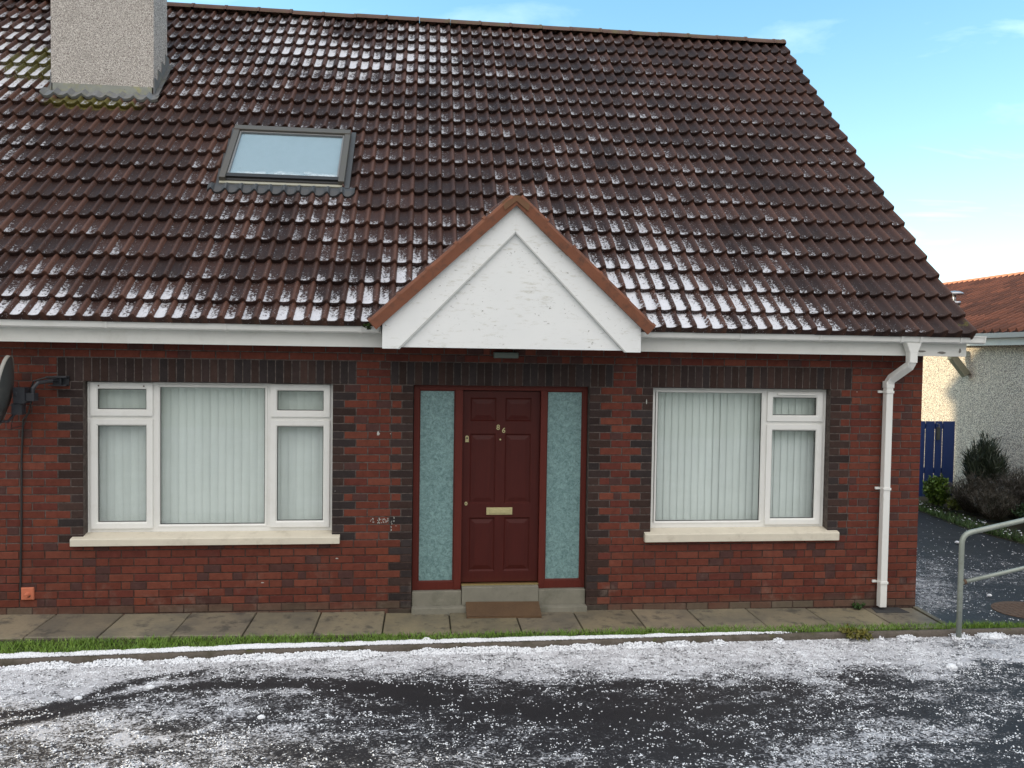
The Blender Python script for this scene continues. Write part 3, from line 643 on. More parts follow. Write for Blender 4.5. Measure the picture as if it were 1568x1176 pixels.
# downpipe
m = MB(); pw = .072; ox = at(1396, 545, -.285)[0]
m.prism([(ox-.08, 2.70), (ox+.08, 2.70), (ox+.04, 2.60), (ox-.04, 2.60)], -.325, -.245, 'y')
m.sqtube([(ox, -.285, 2.62), (ox, -.285, 2.50)], .082, .078)
m.sqtube([(ox, -.282, 2.515), (ox-.004, -.26, 2.47), (4.735, -.085, 2.335), (4.725, -.062, 2.29)], .076, .074)
m.sqtube([(4.722, -.058, 2.31), (4.722, -.058, 2.24)], .086, .080)
m.sqtube([(4.722, -.056, 2.26), (4.722, -.056, -.02)], pw, pw)
dp = m.build('downpipe', M_white, house, bevel=.006)
for z_ in (2.20, 1.205, .235):
    m = MB(); m.box(4.722-.042, 4.722+.042, -.099, -.016, z_-.013, z_+.013); m.box(4.722-.085, 4.722-.042, -.022, -.004, z_-.013, z_+.013); m.build('pipe_bracket', M_white, dp, bevel=.003)
m = MB(); m.add([(4.60, -.17, -.046), (4.96, -.17, -.049), (4.94, -.004, -.049), (4.64, -.004, -.046), (4.60, -.17, -.08), (4.96, -.17, -.08), (4.94, -.004, -.08), (4.64, -.004, -.08)], [(0,1,2,3),(4,7,6,5),(0,4,5,1),(1,5,6,2),(2,6,7,3),(3,7,4,0)])
m.build('drain_gully', M_dark, dp)

# porch canopy ------------------------------------------------------------
PX, PZ, PYF, PYB = .797, 3.80, -.60, .9
hw = 1.172; zb = 2.562
m = MB()   # triangular panel
zi = 3.79
m.prism([(PX-1.10, zb+.012), (PX+1.10, zb+.012), (PX, zb+.012+1.10*1.03)], PYF+.018, PYF+.04, 'y')
porch = m.build('porch_gable', M_board, house)
for s in (-1, 1):
    m = MB()   # barge board: outer top edge follows the verge, inner edge parallel
    P = [(PX+s*hw, zb-.004), (PX+s*hw, 2.815), (PX, 3.868), (PX, 3.622), (PX+s*1.035, zb-.004)]
    P = P if s < 0 else P
    m.prism(P, PYF-.004, PYF+.02, 'y')
    bb = m.build('barge_board', M_board, porch, bevel=.003)
    m = MB(); P = [(PX+s*1.048, zb-.006), (PX+s*1.030, zb-.006), (PX+s*.004, 3.60), (PX+s*.004, 3.618)]
    m.prism([(PX+s*1.036, zb-.005), (PX+s*.002, 3.621), (PX+s*.002, 3.603), (PX+s*1.018, zb-.005)], PYF-.012, PYF+.02, 'y'); m.build('moulding', simple('grey_moulding', (.50, .51, .50), .6, .15, 12), bb)
m = MB(); m.box(PX-hw+.004, PX+hw-.004, PYF+.042, -.22, zb+.02, zb+.035)
for s in (-1, 1): m.prism([(PYF+.021, zb), (-.216, zb), (-.216, 2.77), (PYF+.021, 2.77)], PX+s*hw-(.018 if s > 0 else 0), PX+s*hw+(0 if s > 0 else .018), 'x')
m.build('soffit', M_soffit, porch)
# canopy roof slopes, tiled like the main roof
ang = math.atan2(3.935-2.79, 1.24)
for s in (-1, 1):
    ex = (0, 1, 0) if s < 0 else (0, 1, 0)
    eu = (-s*math.cos(ang), 0, math.sin(ang)); O = (PX+s*1.27, PYF-.02, 2.775)
    ed = [0, .30, .60, .90, 1.20, 1.45, 1.68]
    def clp(us, ls, s=s): return (PYF-.02+us) < (2.775+ls*math.sin(ang)-2.82)/TAN-.33+.25
    tile_sheet('porch_tiles', O, ex, eu, 1.65, ed, .15, M_tile, porch, lambda u, l: np.full(len(u), .6), None, .03, None, flip=(s < 0), clip=clp)
# verge capping tiles: stepped angular units along each rake
def verge_unit(m, s, L0, L1, step):
    """L along the rake measured from the foot"""
    ca, sa = math.cos(ang), math.sin(ang)
    def Q(L, n, y): return (PX+s*1.27-s*L*ca+s*n*sa, y, 2.775+L*sa+n*ca)
    nt = .036+step; nb = -.072+step*.3
    cs = []
    for L in (L0, L1):
        cs += [Q(L, nb, PYF-.055), Q(L, nt-.03, PYF-.060), Q(L, nt-.008, PYF-.045), Q(L, nt, PYF-.015), Q(L, nt, PYF+.10), Q(L, nt-.03, PYF+.105), Q(L, nt-.03, PYF-.02), Q(L, nb, PYF-.03)]
    n = 8; m.add(cs, [tuple(range(n)), tuple(range(2*n-1, n-1, -1))]+[(i, i+n, (i+1) % n+n, (i+1) % n) for i in range(n)])
RL = 1.27/math.cos(ang)
for s in (-1, 1):
    k = 0; L = .0
    while L < RL-.2:
        m = MB(); L2 = min(L+.34, RL-.055); verge_unit(m, s, L, L2+.015, random.uniform(-.008, .010)); ca_ = 0
        # front lip of the tile laps the one below
        verge_unit(m, s, L, L+.030, .016)
        m.build('verge_tile', M_verge, porch); L += .34; k += 1
m = MB()   # apex ridge tile, rounded, mossy
cap = [(PX+.135*math.cos(a_), 3.785+.125*math.sin(a_)) for a_ in [R(28+124*k/12) for k in range(13)]]
m.prism(cap+[(PX-.105, 3.80), (PX, 3.885), (PX+.105, 3.80)], PYF-.066, PYF-.02, 'y')
for (ya, yb, rr) in ((PYF-.048, PYF+.38, .150), (PYF+.385, PYF+.9, .15), (PYF+.905, .58, .15)):
    vs = []
    for Y_ in (ya, yb):
        for k in range(13):
            th = math.pi*(.12+.76*k/12); vs.append((PX-math.cos(th)*rr, Y_, 3.80+math.sin(th)*rr*.92))
        for k in range(13):
            th = math.pi*(1-(.12+.76*k/12)); vs.append((PX-math.cos(th)*(rr-.045), Y_, 3.80+math.sin(th)*(rr-.04)*.92))
    n = 26; m.add(vs, [tuple(range(n)), tuple(range(2*n-1, n-1, -1))]+[(i, i+n, (i+1) % n+n, (i+1) % n) for i in range(n)])
m.build('ridge_tile', simple('mossy_ridge', (.17, .085, .045), .9, .4, 14, bump=.9, bscale=60, dirt=(.09, .09, .03), dirtamt=.8, dscale=14), porch)

# windows -------------------------------------------------------------------
YW = .10
def ring(m, x0, x1, z0, z1, t, y0, y1, tb=None, inner=.008):
    """rectangular frame with mitred inner bevel towards the glass"""
    tb = tb or t; i0, i1, j0, j1 = x0+t, x1-t, z0+tb, z1-t; e = inner
    v = [(x0,y0,z0),(x1,y0,z0),(x1,y0,z1),(x0,y0,z1),(i0-e,y0,j0-e),(i1+e,y0,j0-e),(i1+e,y0,j1+e),(i0-e,y0,j1+e),(i0,y0+e,j0),(i1,y0+e,j0),(i1,y0+e,j1),(i0,y0+e,j1),
         (i0,y1,j0),(i1,y1,j0),(i1,y1,j1),(i0,y1,j1),(x0,y1,z0),(x1,y1,z0),(x1,y1,z1),(x0,y1,z1)]
    f = []
    for k in range(4):
        n = (k+1) % 4; f += [(k, n, 4+n, 4+k), (4+k, 4+n, 8+n, 8+k), (8+k, 8+n, 12+n, 12+k), (12+k, 12+n, 16+n, 16+k), (16+k, 16+n, n, k)]
    m.add(v, f)
def gaskets(m, x0, x1, z0, z1, y, g=.007):
    ring(m, x0-.001, x1+.001, z0-.001, z1+.001, g, y, y+.01, inner=.001)
def pane(x0, x1, z0, z1, y, par):
    m = MB(); m.box(x0+.001, x1-.001, y, y+.006, z0+.001, z1-.001); return m.build('pane', M_glass, par)
def make_window(x0, x1, z0, z1, fixed, sashes, label, blindgap=()):
    m = MB(); F = .05
    # outer frame with mullions
    ring(m, x0+.002, x1-.002, z0, z1, .045, YW, YW+.062, tb=.078, inner=.004)
    for (a, b, c, d) in fixed['bars']: m.box(a, b, YW+.001, YW+.061, c, d)
    # mastic bead round the frame
    m.box(x0+.0005, x0+.006, YW-.008, YW+.03, z0, z1-.002); m.box(x1-.006, x1-.0005, YW-.008, YW+.03, z0, z1-.002)
    wn_ = m.build('window', M_white, house, bevel=.003); wn_['label'] = label
    a, b, c, d = fixed['pane']
    m = MB(); ring(m, a-.022, b+.022, c-.022, d+.022, .022, YW-.006, YW+.03, inner=.012); m.build('glazing_bead', M_white, wn_)
    m = MB(); gaskets(m, a, b, c, d, YW+.012); m.build('gasket', M_gasket, wn_); pane(a, b, c, d, YW+.02, wn_)
    for (a, b, c, d, sx_) in sashes:
        t = .062; m = MB(); ring(m, a-t, b+t, c-t, d+t, t, YW-.022, YW+.028, inner=.012)
        sa = m.build('sash', M_white, wn_, bevel=.002)
        m = MB(); gaskets(m, a, b, c, d, YW+.000); m.build('gasket', M_gasket, wn_); pane(a, b, c, d, YW+.008, wn_)
    # vertical blind, one cloth slat after another
    m = MB(); p = .074; X_ = x0+.05; i = 0
    while X_ < x1-.06:
        w_ = .089; an = R(random.uniform(5, 12)); k = random.uniform(.93, 1.02)
        gap = .0
        if i in blindgap: gap = .006
        dx = w_/2*math.cos(an); dy = w_/2*math.sin(an); cxm = X_+p/2
        tw = random.uniform(-.02, .02)
        vs = []
        for Z_, g2 in ((z1-.02, 0), (z0+.55, 0), (z0+.045, gap)):
            nn2 = 5
            for q in range(nn2):
                f = q/(nn2-1)*2-1; bow = .006*(1-f*f)
                vs.append((cxm+dx*f*(1-g2*14 if g2 else 1)-g2, .235+dy*f-bow+(tw*.2 if g2 else 0), Z_))
        m.add(vs, [(5*r_+q, 5*r_+q+1, 5*r_+q+6, 5*r_+q+5) for r_ in (0, 1) for q in range(4)], 0, (k, k, k))
        X_ += p; i += 1
    m.box(x0+.05, x1-.05, .20, .27, z1-.05, z1-.02, 0, (.8, .8, .8))
    m.build('vertical_blind', M_blind, wn_)
    m = MB(); m.box(x0+.0, x1, .42, .44, z0-.05, z1+.05); m.build('room_shade', simple('dim_room', (.22, .24, .23), .9, .1), wn_)
    return wn_
zt_ = 2.2145
lw = make_window(-3.133, -.872, .765, zt_-.003, dict(pane=(-2.483, -1.517, .858, 2.170), bars=[(-2.560, -2.505, .81, 2.17), (-1.495, -1.445, .81, 2.17), (-3.09, -2.56, 1.852, 1.90), (-1.445, -.915, 1.852, 1.90)]),
    [(-3.040, -2.605, .888, 1.800, 0), (-3.040, -2.605, 1.955, 2.145, 0), (-1.400, -.965, .888, 1.800, 0), (-1.400, -.965, 1.955, 2.145, 0)],
    'wide white window with one fixed pane between two pairs of opening sashes', (15, 18, 21))
rw = make_window(2.276, 4.135, .765, zt_-.003, dict(pane=(2.352, 3.447, .852, 2.170), bars=[(3.470, 3.515, .81, 2.17), (3.515, 4.09, 1.845, 1.888)]),
    [(3.562, 4.032, .875, 1.785, 0), (3.562, 4.032, 1.943, 2.125, 0)],
    'white window with a large fixed pane left of two opening sashes', ())
m = MB(); m.box(3.60, 4.02, YW-.045, YW-.022, 2.153, 2.172); m.build('trickle_vent', M_white, rw, bevel=.004)
for X_ in (-3.027, -2.622):
    m = MB(); m.box(X_-.006, X_+.006, YW-.026, YW-.020, 2.168, 2.180); m.build('screw_hole', M_rust, lw)
def sill(x0, x1, z0, z1):
    m = MB()
    m.prism([(-.052, z0), (.098, z0), (.098, z1+.02), (.03, z1+.006), (-.045, z1-.012), (-.052, z1-.020)], x0, x1, 'x')
    s_ = m.build('window_sill', M_sill, house, bevel=.004); return s_
sill(-3.235, -.79, .690, .772); sill(2.205, 4.245, .672, .768)

# door -----------------------------------------------------------------------
YD = .085
m = MB()
m.box(-.099, -.047, YD, YD+.09, .19, 2.214); m.box(1.582, 1.624, YD, YD+.09, .19, 2.214)
m.box(.307, .380, YD-.004, YD+.09, .19, 2.168); m.box(1.155, 1.216, YD-.004, YD+.09, .19, 2.168)
m.box(-.047, 1.582, YD, YD+.09, 2.168, 2.214); m.box(-.047, .307, YD+.002, YD+.09, .19, .266); m.box(1.216, 1.582, YD+.002, YD+.09, .19, .266)
for (a, b) in ((-.047, .307), (1.216, 1.582)):
    ring(m, a, b, .266, 2.168, .012, YD+.012, YD+.05, inner=.008)
df = m.build('door_frame', M_wood2, house, bevel=.003)
for (a, b) in ((-.036, .296), (1.227, 1.571)):
    m = MB(); m.box(a, b, YD+.03, YD+.038, .277, 2.157); sl = m.build('sidelight', M_obscure, df)
m = MB(); yl = YD+.045; a, b = .383, 1.152; z0, z1 = .250, 2.160
pan = [(.453, .714, 1.860, 2.093), (.808, 1.064, 1.860, 2.093), (.459, .714, 1.036, 1.736), (.806, 1.070, 1.036, 1.736), (.455, .715, .358, .897), (.798, 1.068, .358, .897)]
# stiles and rails round the six sunk panels
xs = [a, .457, .714, .804, 1.067, b]; zs = [z0, .358, .897, 1.036, 1.736, 1.860, 2.093, z1]
for i in range(5):
    for j in range(7):
        isp = i in (1, 3) and j in (1, 3, 5)
        x0_, x1_, z0_, z1_ = xs[i], xs[i+1], zs[j], zs[j+1]
        if not isp: m.box(x0_, x1_, yl, yl+.04, z0_, z1_)
        else:
            g = .014; q = .045; d1 = .014; d2 = .004
            R0 = [(x0_, z0_), (x1_, z0_), (x1_, z1_), (x0_, z1_)]
            def ins(k): return [(x0_+k, z0_+k), (x1_-k, z0_+k), (x1_-k, z1_-k), (x0_+k, z1_-k)]
            rings = [(R0, yl), (ins(g), yl+d1), (ins(g+.006), yl+d1), (ins(g+q), yl+d2)]
            vs = [(x, y, z) for rr, y in rings for x, z in rr]
            fs = [(r_*4+k, r_*4+(k+1) % 4, (r_+1)*4+(k+1) % 4, (r_+1)*4+k) for r_ in range(3) for k in range(4)]+[(12, 13, 14, 15)]
            m.add(vs, fs)
door = m.build('front_door', M_wood, house)
m = MB(); m.cbox(.628, .888, yl-.010, yl, .925, .998, .004); m.cbox(.655, .861, yl-.016, yl-.010, .942, .982, .003); m.build('letterbox', M_brass2, door)
m = MB(); m.cbox(.408, .444, yl-.012, yl, 1.650, 1.700, .003)
m.prism([(.426+.018*math.cos(t_), 1.695+.022*math.sin(t_)) for t_ in [math.pi*k/10 for k in range(11)]], yl-.012, yl, 'y'); lk = m.build('door_lock', M_brass2, door)
m = MB(); m.prism([(.426+.009*math.cos(k*.6283), 1.692+.009*math.sin(k*.6283)) for k in range(10)], yl-.016, yl-.012, 'y'); m.build('keyhole', M_gasket, lk)
m = MB(); m.prism([(.424+.015*math.cos(k*.5236), 1.039+.019*math.sin(k*.5236)) for k in range(12)], yl-.009, yl, 'y'); k2 = m.build('keyhole_plate', M_brass2, door)
m = MB(); m.prism([(.424+.005*math.cos(k*.6283), 1.039+.008*math.sin(k*.6283)) for k in range(10)], yl-.012, yl-.009, 'y'); m.build('keyhole', M_gasket, k2)
m = MB(); m.prism([(.757+.009*math.cos(k*.5236), 1.678+.009*math.sin(k*.5236)) for k in range(12)], yl-.006, yl, 'y'); m.build('peephole', M_brass2, door)
def digit(ch, X_, Z_, h, rot):
    cu = bpy.data.curves.new('digit', 'FONT'); cu.body = ch; cu.size = h*1.38; cu.extrude = .002; cu.align_x = 'CENTER'; cu.align_y = 'CENTER'; cu.offset = .0008
    tmp = bpy.data.objects.new('tmp', cu); C.objects.link(tmp); bpy.context.view_layer.update()
    me = bpy.data.meshes.new_from_object(tmp.evaluated_get(bpy.context.evaluated_depsgraph_get())); bpy.data.objects.remove(tmp)
    me.name = 'door_number'; me.materials.clear(); me.materials.append(M_brass2)
    o = bpy.data.objects.new('door_number', me); C.objects.link(o); o.parent = door
    o.location = Vector((X_, yl-.004, Z_))-parent_world(door); o.rotation_euler = (R(90), R(rot), 0); o['label'] = 'small brass digit reading '+ch
digit('8', .734, 1.797, .052, 2); digit('6', .790, 1.768, .052, 6)
m = MB(); m.box(.385, 1.152, .06, YD+.02, .236, .249); m.build('threshold', M_brass, door)
m = MB(); m.box(-.099, .386, .030, .18, -.03, .1885); m.box(1.150, 1.624, .030, .18, -.03, .1885); m.box(.389, 1.147, .005, .16, -.03, .2345)
m.box(-.10, .45, -.055, .029, -.03, .052); m.box(1.10, 1.63, -.055, .029, -.04, .040)
m.build('door_step', M_conc, house, bevel=.006)
m = MB(); m.box(.665, .905, -.07, -.002, 2.487, 2.545); m.build('porch_lamp', simple('grey_lamp_cover', (.13, .16, .14), .35, .1), house, bevel=.008)
m = MB(); X_, Z_ = -3.621, .248
m.cbox(X_-.055, X_+.055, -.022, 0, Z_-.057, Z_+.057, .006)
for r_, y_ in ((.026, -.045),): m.tube([(X_+.002, -.02, Z_-.004), (X_+.004, -.06, Z_-.010)], [.026, .016], 12)
m.tube([(X_+.018, -.0225, Z_-.02), (X_+.018, -.0235, Z_-.02)], .013, 10, 1)
m.build('outlet_cover', [M_terra, M_rust], house)
# ------------------------------------------------------------------ satellite dish
DX, DY, DZ = -3.665, -.33, 2.14
dish = empty('satellite_dish', (-3.40, 0, 2.22), 'dark grey satellite dish seen edge-on, bracketed to the brick wall', 'satellite dish')
# shallow bowl facing left, slightly up
nr, ns = 7, 28; axis = Vector((-.95, -.25, .15)).normalized(); uu = Vector((0, 1, 0)); uu = (uu-axis*uu.dot(axis)).normalized(); vv_ = axis.cross(uu)
vs = []; fs = []
for side, off in ((0, 0), (1, -.006)):
    for i in range(nr+1):
        r_ = i/nr
        for k in range(ns):
            th = 2*math.pi*k/ns; p = Vector((DX, DY, DZ))+uu*math.cos(th)*.27*r_+vv_*math.sin(th)*.31*r_+axis*(.06*(r_*r_-1)+off); vs.append(p)
for side in (0, 1):
    b = side*(nr+1)*ns
    for i in range(nr):
        for k in range(ns): fs.append((b+i*ns+k, b+i*ns+(k+1) % ns, b+(i+1)*ns+(k+1) % ns, b+(i+1)*ns+k))
b = (nr+1)*ns
m = MB(); m.add(vs, fs); m.build('reflector', M_dishm, dish, smooth=True)
m = MB(); ring_pts = [Vector((DX, DY, DZ))+uu*math.cos(t_)*.272+vv_*math.sin(t_)*.312 for t_ in [2*math.pi*k/36 for k in range(37)]]
vs = []; w2 = .014
for p in ring_pts: vs += [p+axis*.014, p-axis*.016, p-axis*.016-(p-Vector((DX, DY, DZ))).normalized()*.006, p+axis*.014-(p-Vector((DX, DY, DZ))).normalized()*.006]
m.add(vs, [(4*i+j, 4*i+4+j, 4*i+4+(j+1) % 4, 4*i+(j+1) % 4) for i in range(36) for j in range(4)]); m.build('rim', M_dishrim, dish, smooth=True)
m = MB(); m.box(-3.565, -3.47, -.37, -.27, 2.03, 2.17); m.box(-3.585, -3.50, -.36, -.28, 1.93, 2.03); m.box(-3.48, -3.40, -.35, -.27, 2.05, 2.12); m.cbox(-3.56, -3.53, -.378, -.37, 2.10, 2.13, .002)
m.build('mount', M_black, dish, bevel=.008)
m = MB(); m.tube([(-3.43, -.31, 2.09), (-3.43, -.31, 2.16), (-3.40, -.28, 2.21), (-3.33, -.18, 2.225), (-3.33, -.02, 2.225)], .018, 10)
m.box(-3.39, -3.25, -.02, 0, 2.175, 2.265); m.box(-3.43, -3.25, -.075, -.02, 2.246, 2.262); m.box(-3.41, -3.25, -.075, -.02, 2.172, 2.184); m.box(-3.36, -3.30, -.06, -.02, 2.18, 2.25)
m.build('wall_bracket', M_black, dish, bevel=.003)
m = MB(); m.tube([(-3.56, -.33, 1.95), (-3.62, -.34, 1.87), (-3.75, -.36, 1.87), (-3.98, -.38, 1.95)], .012, 8); m.tube([(-3.98, -.38, 1.93), (-4.02, -.38, 2.05)], .03, 10); m.build('receiver_arm', M_black, dish)
m = MB(); m.tube([(-3.33, -.05, 2.235), (-3.40, -.12, 2.252), (-3.49, -.16, 2.22), (-3.53, -.13, 2.14), (-3.56, -.06, 2.02), (-3.60, -.02, 1.92), (-3.652, -.010, 1.86), (-3.668, -.010, 1.5), (-3.672, -.010, .9), (-3.684, -.010, .3), (-3.687, -.010, .20)], .0085, 8)
m.tube([(-3.60, -.30, 1.90), (-3.64, -.25, 1.80), (-3.58, -.15, 1.82), (-3.55, -.12, 1.95)], .004, 6); m.build('cable', M_gasket, dish)

# ------------------------------------------------------------------ path, kerb, road, drive
KX = [-9, -3.3, -1.33, -.25, .88, 3.1, 5.8, 9, 16]; KY = [-1.55, -1.125, -.975, -.915, -.87, -.765, -.685, -.60, -.45]
def ky(x): return np.interp(x, KX, KY)
RZ = -.055     # road surface below the kerb
m = MB()
joints = [-9.4+.6*i for i in range(8)]
bj = [at(px, 934, 0)[0] for px in (190, 293, 393, 492, 590)]; fj = [on_ground(px, py).x for px, py in ((42, 980), (155, 979), (268, 977), (374, 975), (587, 973))]
fj = [b-.02 for b in bj]
bx = [bj[0]-.6*k for k in range(9, 0, -1)]+bj+[.265, .91, 1.49, 2.09, 2.67, 3.28, 3.93, 4.56, 5.10]
fx = [x-.0 for x in bx]; fx[-1] = 5.06
for i in range(len(bx)-1):
    a, b = bx[i]+.006, bx[i+1]-.006; fa, fb = fx[i]+.006, fx[i+1]-.006; dz = [random.uniform(-.005, .005) for _ in range(4)]
    yb_ = .0; yf = -.62 if i != 13 else -.64
    if abs((a+b)/2+.05) < .3: dz = [-.014, -.016, -.004, -.006]
    k = random.uniform(.85, 1.12); tn = (k*random.uniform(.97, 1.03), k, k*random.uniform(.92, 1.05)); c = .006
    z = [float(gz(a))+dz[0], float(gz(b))+dz[1], float(gz(fb))+dz[2], float(gz(fa))+dz[3]]
    T4 = [(a, yb_), (b, yb_), (fb, yf), (fa, yf)]; cxm = sum(p[0] for p in T4)/4; cym = sum(p[1] for p in T4)/4
    def sh(p, d): return (p[0]+(d if p[0] < cxm else -d), p[1]+(d if p[1] < cym else -d))
    vs = [(*sh(T4[j], c), z[j]) for j in range(4)]+[(*T4[j], z[j]-c) for j in range(4)]+[(*T4[j], z[j]-.08) for j in range(4)]
    m.add(vs, [(0, 3, 2, 1)]+[(j, (j+1) % 4, 4+(j+1) % 4, 4+j) for j in range(4)]+[(4+j, 4+(j+1) % 4, 8+(j+1) % 4, 8+j) for j in range(4)], 0, tn)
# bedding under the slabs and the narrow edging at the end
m.add([(-9.5, 0, .10), (5.1, 0, -.085), (5.1, -.66, -.085), (-9.5, -.66, .10)], [(0, 3, 2, 1)], 1)
m.add([(5.105, .0, -.045), (5.155, .0, -.045), (5.12, -.70, -.05), (5.07, -.70, -.05), (5.105, .0, -.12), (5.155, .0, -.12), (5.12, -.70, -.12), (5.07, -.70, -.12)], [(0,3,2,1),(4,5,6,7),(0,1,5,4),(1,2,6,5),(2,3,7,6),(3,0,4,7)], 0, (.7, .7, .65))
tag(m.build('path', [M_pave, M_soil]), kind='structure')
# puddle-dark stains come with the material; kerb edging
xs = np.arange(-9.5, 16.01, .08); V = []; 
for x in xs:
    y = float(ky(x)); z = float(gz(x))+.5*.006*(vnoise(np.array([x*2.3]), np.array([.3]))[0]-.5)
    jn = .006*(vnoise(np.array([x*9.1]), np.array([4.3]))[0]-.5)
    V += [(x, y+.055, z-.12), (x, y+.055, z-.004), (x, y+.012, z+.004+jn), (x, y-.001, z-.004+jn), (x, y-.004+jn, z-.03), (x, y-.004, z-.14)]
n = 6; F = [(i*n+j, (i+1)*n+j, (i+1)*n+j+1, i*n+j+1) for i in range(len(xs)-1) for j in range(n-1)]
tag(npmesh('kerb', V, F, M_kerb, smooth=True), kind='structure')
# ground under everything
m = MB(); m.add([(-400, -400, -.45), (400, -400, -.45), (400, 400, -.45), (-400, 400, -.45)], [(0, 1, 2, 3)]); tag(m.build('ground', M_ground), kind='structure')
# verge soil strip between slabs and kerb
V = [];
for x in xs: z = float(gz(x)); V += [(x, -.60 if x < 5.1 else float(ky(x))+.20, z-.022-(.0 if x < 5.1 else .012)), (x, float(ky(x))+.02, z-.010)]
F = [(2*i, 2*i+1, 2*i+3, 2*i+2) for i in range(len(xs)-1)]; tag(npmesh('verge', V, F, M_soil), kind='structure')
# road slush density read off the photograph, placed in metres
cols = [0, 200, 400, 600, 800, 1000, 1200, 1400, 1568]
rows = {1003: [1., 1., .95, .95, .95, .95, .9, .8, .6], 1028: [.95, .85, .60, .60, .74, .72, .62, .50, .34], 1055: [.88, .72, .42, .24, .24, .24, .34, .34, .22], 1085: [.60, .52, .40, .28, .20, .20, .26, .26, .22],
        1115: [.54, .46, .38, .30, .22, .19, .22, .38, .22], 1145: [.50, .46, .36, .32, .28, .22, .28, .42, .24], 1176: [.48, .45, .40, .38, .34, .32, .38, .35, .28]}
DC = []
for yy, vals in rows.items():
    for xx, v in zip(cols, vals): p = on_ground(xx, yy, RZ); DC.append((p.x, p.y, v))
for xx, yy, v in ((-200, 1020, .9), (-200, 1100, .6), (1700, 1000, .45), (1700, 1100, .2), (1120, 1135, .2), (900, 1090, .12), (1100, 1075, .18), (1350, 1080, .42), (1340, 1110, .46), (1250, 1160, .42)): p = on_ground(xx, yy, RZ); DC.append((p.x, p.y, v))
DC = np.array(DC)
tracks = [[(0, 1112), (80, 1096), (160, 1072), (250, 1056), (330, 1049), (450, 1048), (560, 1054), (700, 1078), (820, 1092), (1000, 1096), (1150, 1085)], [(0, 1096), (60, 1090), (110, 1075), (190, 1050), (250, 1035), (300, 1032)], [(420, 1040), (500, 1042), (600, 1052), (720, 1060)]]
TR = []
for tr in tracks:
    P = [on_ground(a, b, RZ) for a, b in tr]
    for i in range(len(P)-1):
        for q in np.linspace(0, 1, 8, endpoint=False): p = P[i].lerp(P[i+1], q); TR.append((p.x, p.y))
TR = np.array(TR)
def slush(x, y):
    x = np.asarray(x, float); y = np.asarray(y, float); out = np.empty(len(x))
    for s in range(0, len(x), 20000):
        a, b = x[s:s+20000], y[s:s+20000]
        w_ = 1/((a[:, None]-DC[None, :, 0])**2+((b[:, None]-DC[None, :, 1])*1.6)**2+.012)**2; d = (w_*DC[None, :, 2]).sum(1)/w_.sum(1)
        td = np.sqrt(((a[:, None]-TR[None, :, 0])**2+(b[:, None]-TR[None, :, 1])**2).min(1))
        d = d-.50*np.exp(-(td/.065)**2)
        far = np.clip((-b-3.2)/2, 0, 1); d = d*(1-far)+.55*far
        out[s:s+20000] = d
    return out+.30*(fbm(x*1.6, y*3.2, 3)-.5)+.45*(fbm(x*4.1+9, y*8.3, 3)-.5)
gx = np.arange(-12, 18.01, .06); gy_ = np.concatenate([np.arange(0, 3.6, .04), np.linspace(3.6, 17.5, 40)])
GX, GY = np.meshgrid(gx, gy_, indexing='ij'); YY = ky(GX)-.003-GY; ZZ = gz(GX)+RZ-.0
Vr = np.stack([GX, YY, ZZ], -1).reshape(-1, 3); nx, ny = GX.shape
I = (np.arange(nx-1)[:, None]*ny+np.arange(ny-1)[None, :]).ravel(); F = np.stack([I, I+1, I+ny+1, I+ny], 1)
dn = slush(Vr[:, 0], Vr[:, 1]); tag(npmesh('road', Vr, F[:, ::-1], M_road, col=np.stack([dn, dn, dn], 1)), kind='structure')
# side drive
def dslush(x, y):
    d = .18+.42*np.exp(-((x-5.35-.10*(y+.5))**2/.30+((y-1.3)/1.6)**2))+.25*np.exp(-(((y-2.2)/1.3)**2))*np.clip((8.3-x)/2, 0, 1)
    d = d-.45*np.exp(-(((x-7.4)/.8)**2+((y-3.4)/1.2)**2))-.6*np.clip((y-3.4)/1.2, 0, 1)-.3*np.exp(-(((x-5.45)/.25)**2+((y+.25)/.25)**2)); return d+.5*(fbm(x*1.5, y*1.5, 3)-.5)
gx = np.arange(5.10, 9.3, .08); gy_ = np.arange(0, 1.0001, .008)
GX, TT = np.meshgrid(gx, gy_, indexing='ij'); YY = (ky(GX)+.06)*(1-TT)+16*TT; sel = None
Vr = np.stack([GX, YY, gz(GX)-.022], -1).reshape(-1, 3); nx, ny = GX.shape
I = (np.arange(nx-1)[:, None]*ny+np.arange(ny-1)[None, :]).ravel(); F = np.stack([I, I+1, I+ny+1, I+ny], 1)
dn = dslush(Vr[:, 0], Vr[:, 1]); tag(npmesh('driveway', Vr, F, M_drive, col=np.stack([dn, dn, dn], 1)), kind='structure')
# planted bed along the neighbour's wall
bedx = lambda y: 8.62+.10*np.sin(y*1.3)+np.clip(4-y, 0, 10)*.10
V = []; ysb = np.arange(-.3, 16, .15)
for y in ysb:
    bx0 = float(bedx(y)); 
    for k, (f, h) in enumerate(((0, -.02), (.05, .02), (.3, .06), (1, .09))): V.append((bx0+(10.6-bx0)*f, y, float(gz(bx0))-.022+h+.02*random.random()))
F = [(4*i+j, 4*i+j+1, 4*i+5+j, 4*i+4+j) for i in range(len(ysb)-1) for j in range(3)]; tag(npmesh('flower_bed', V, F, M_soil, smooth=True), kind='structure')

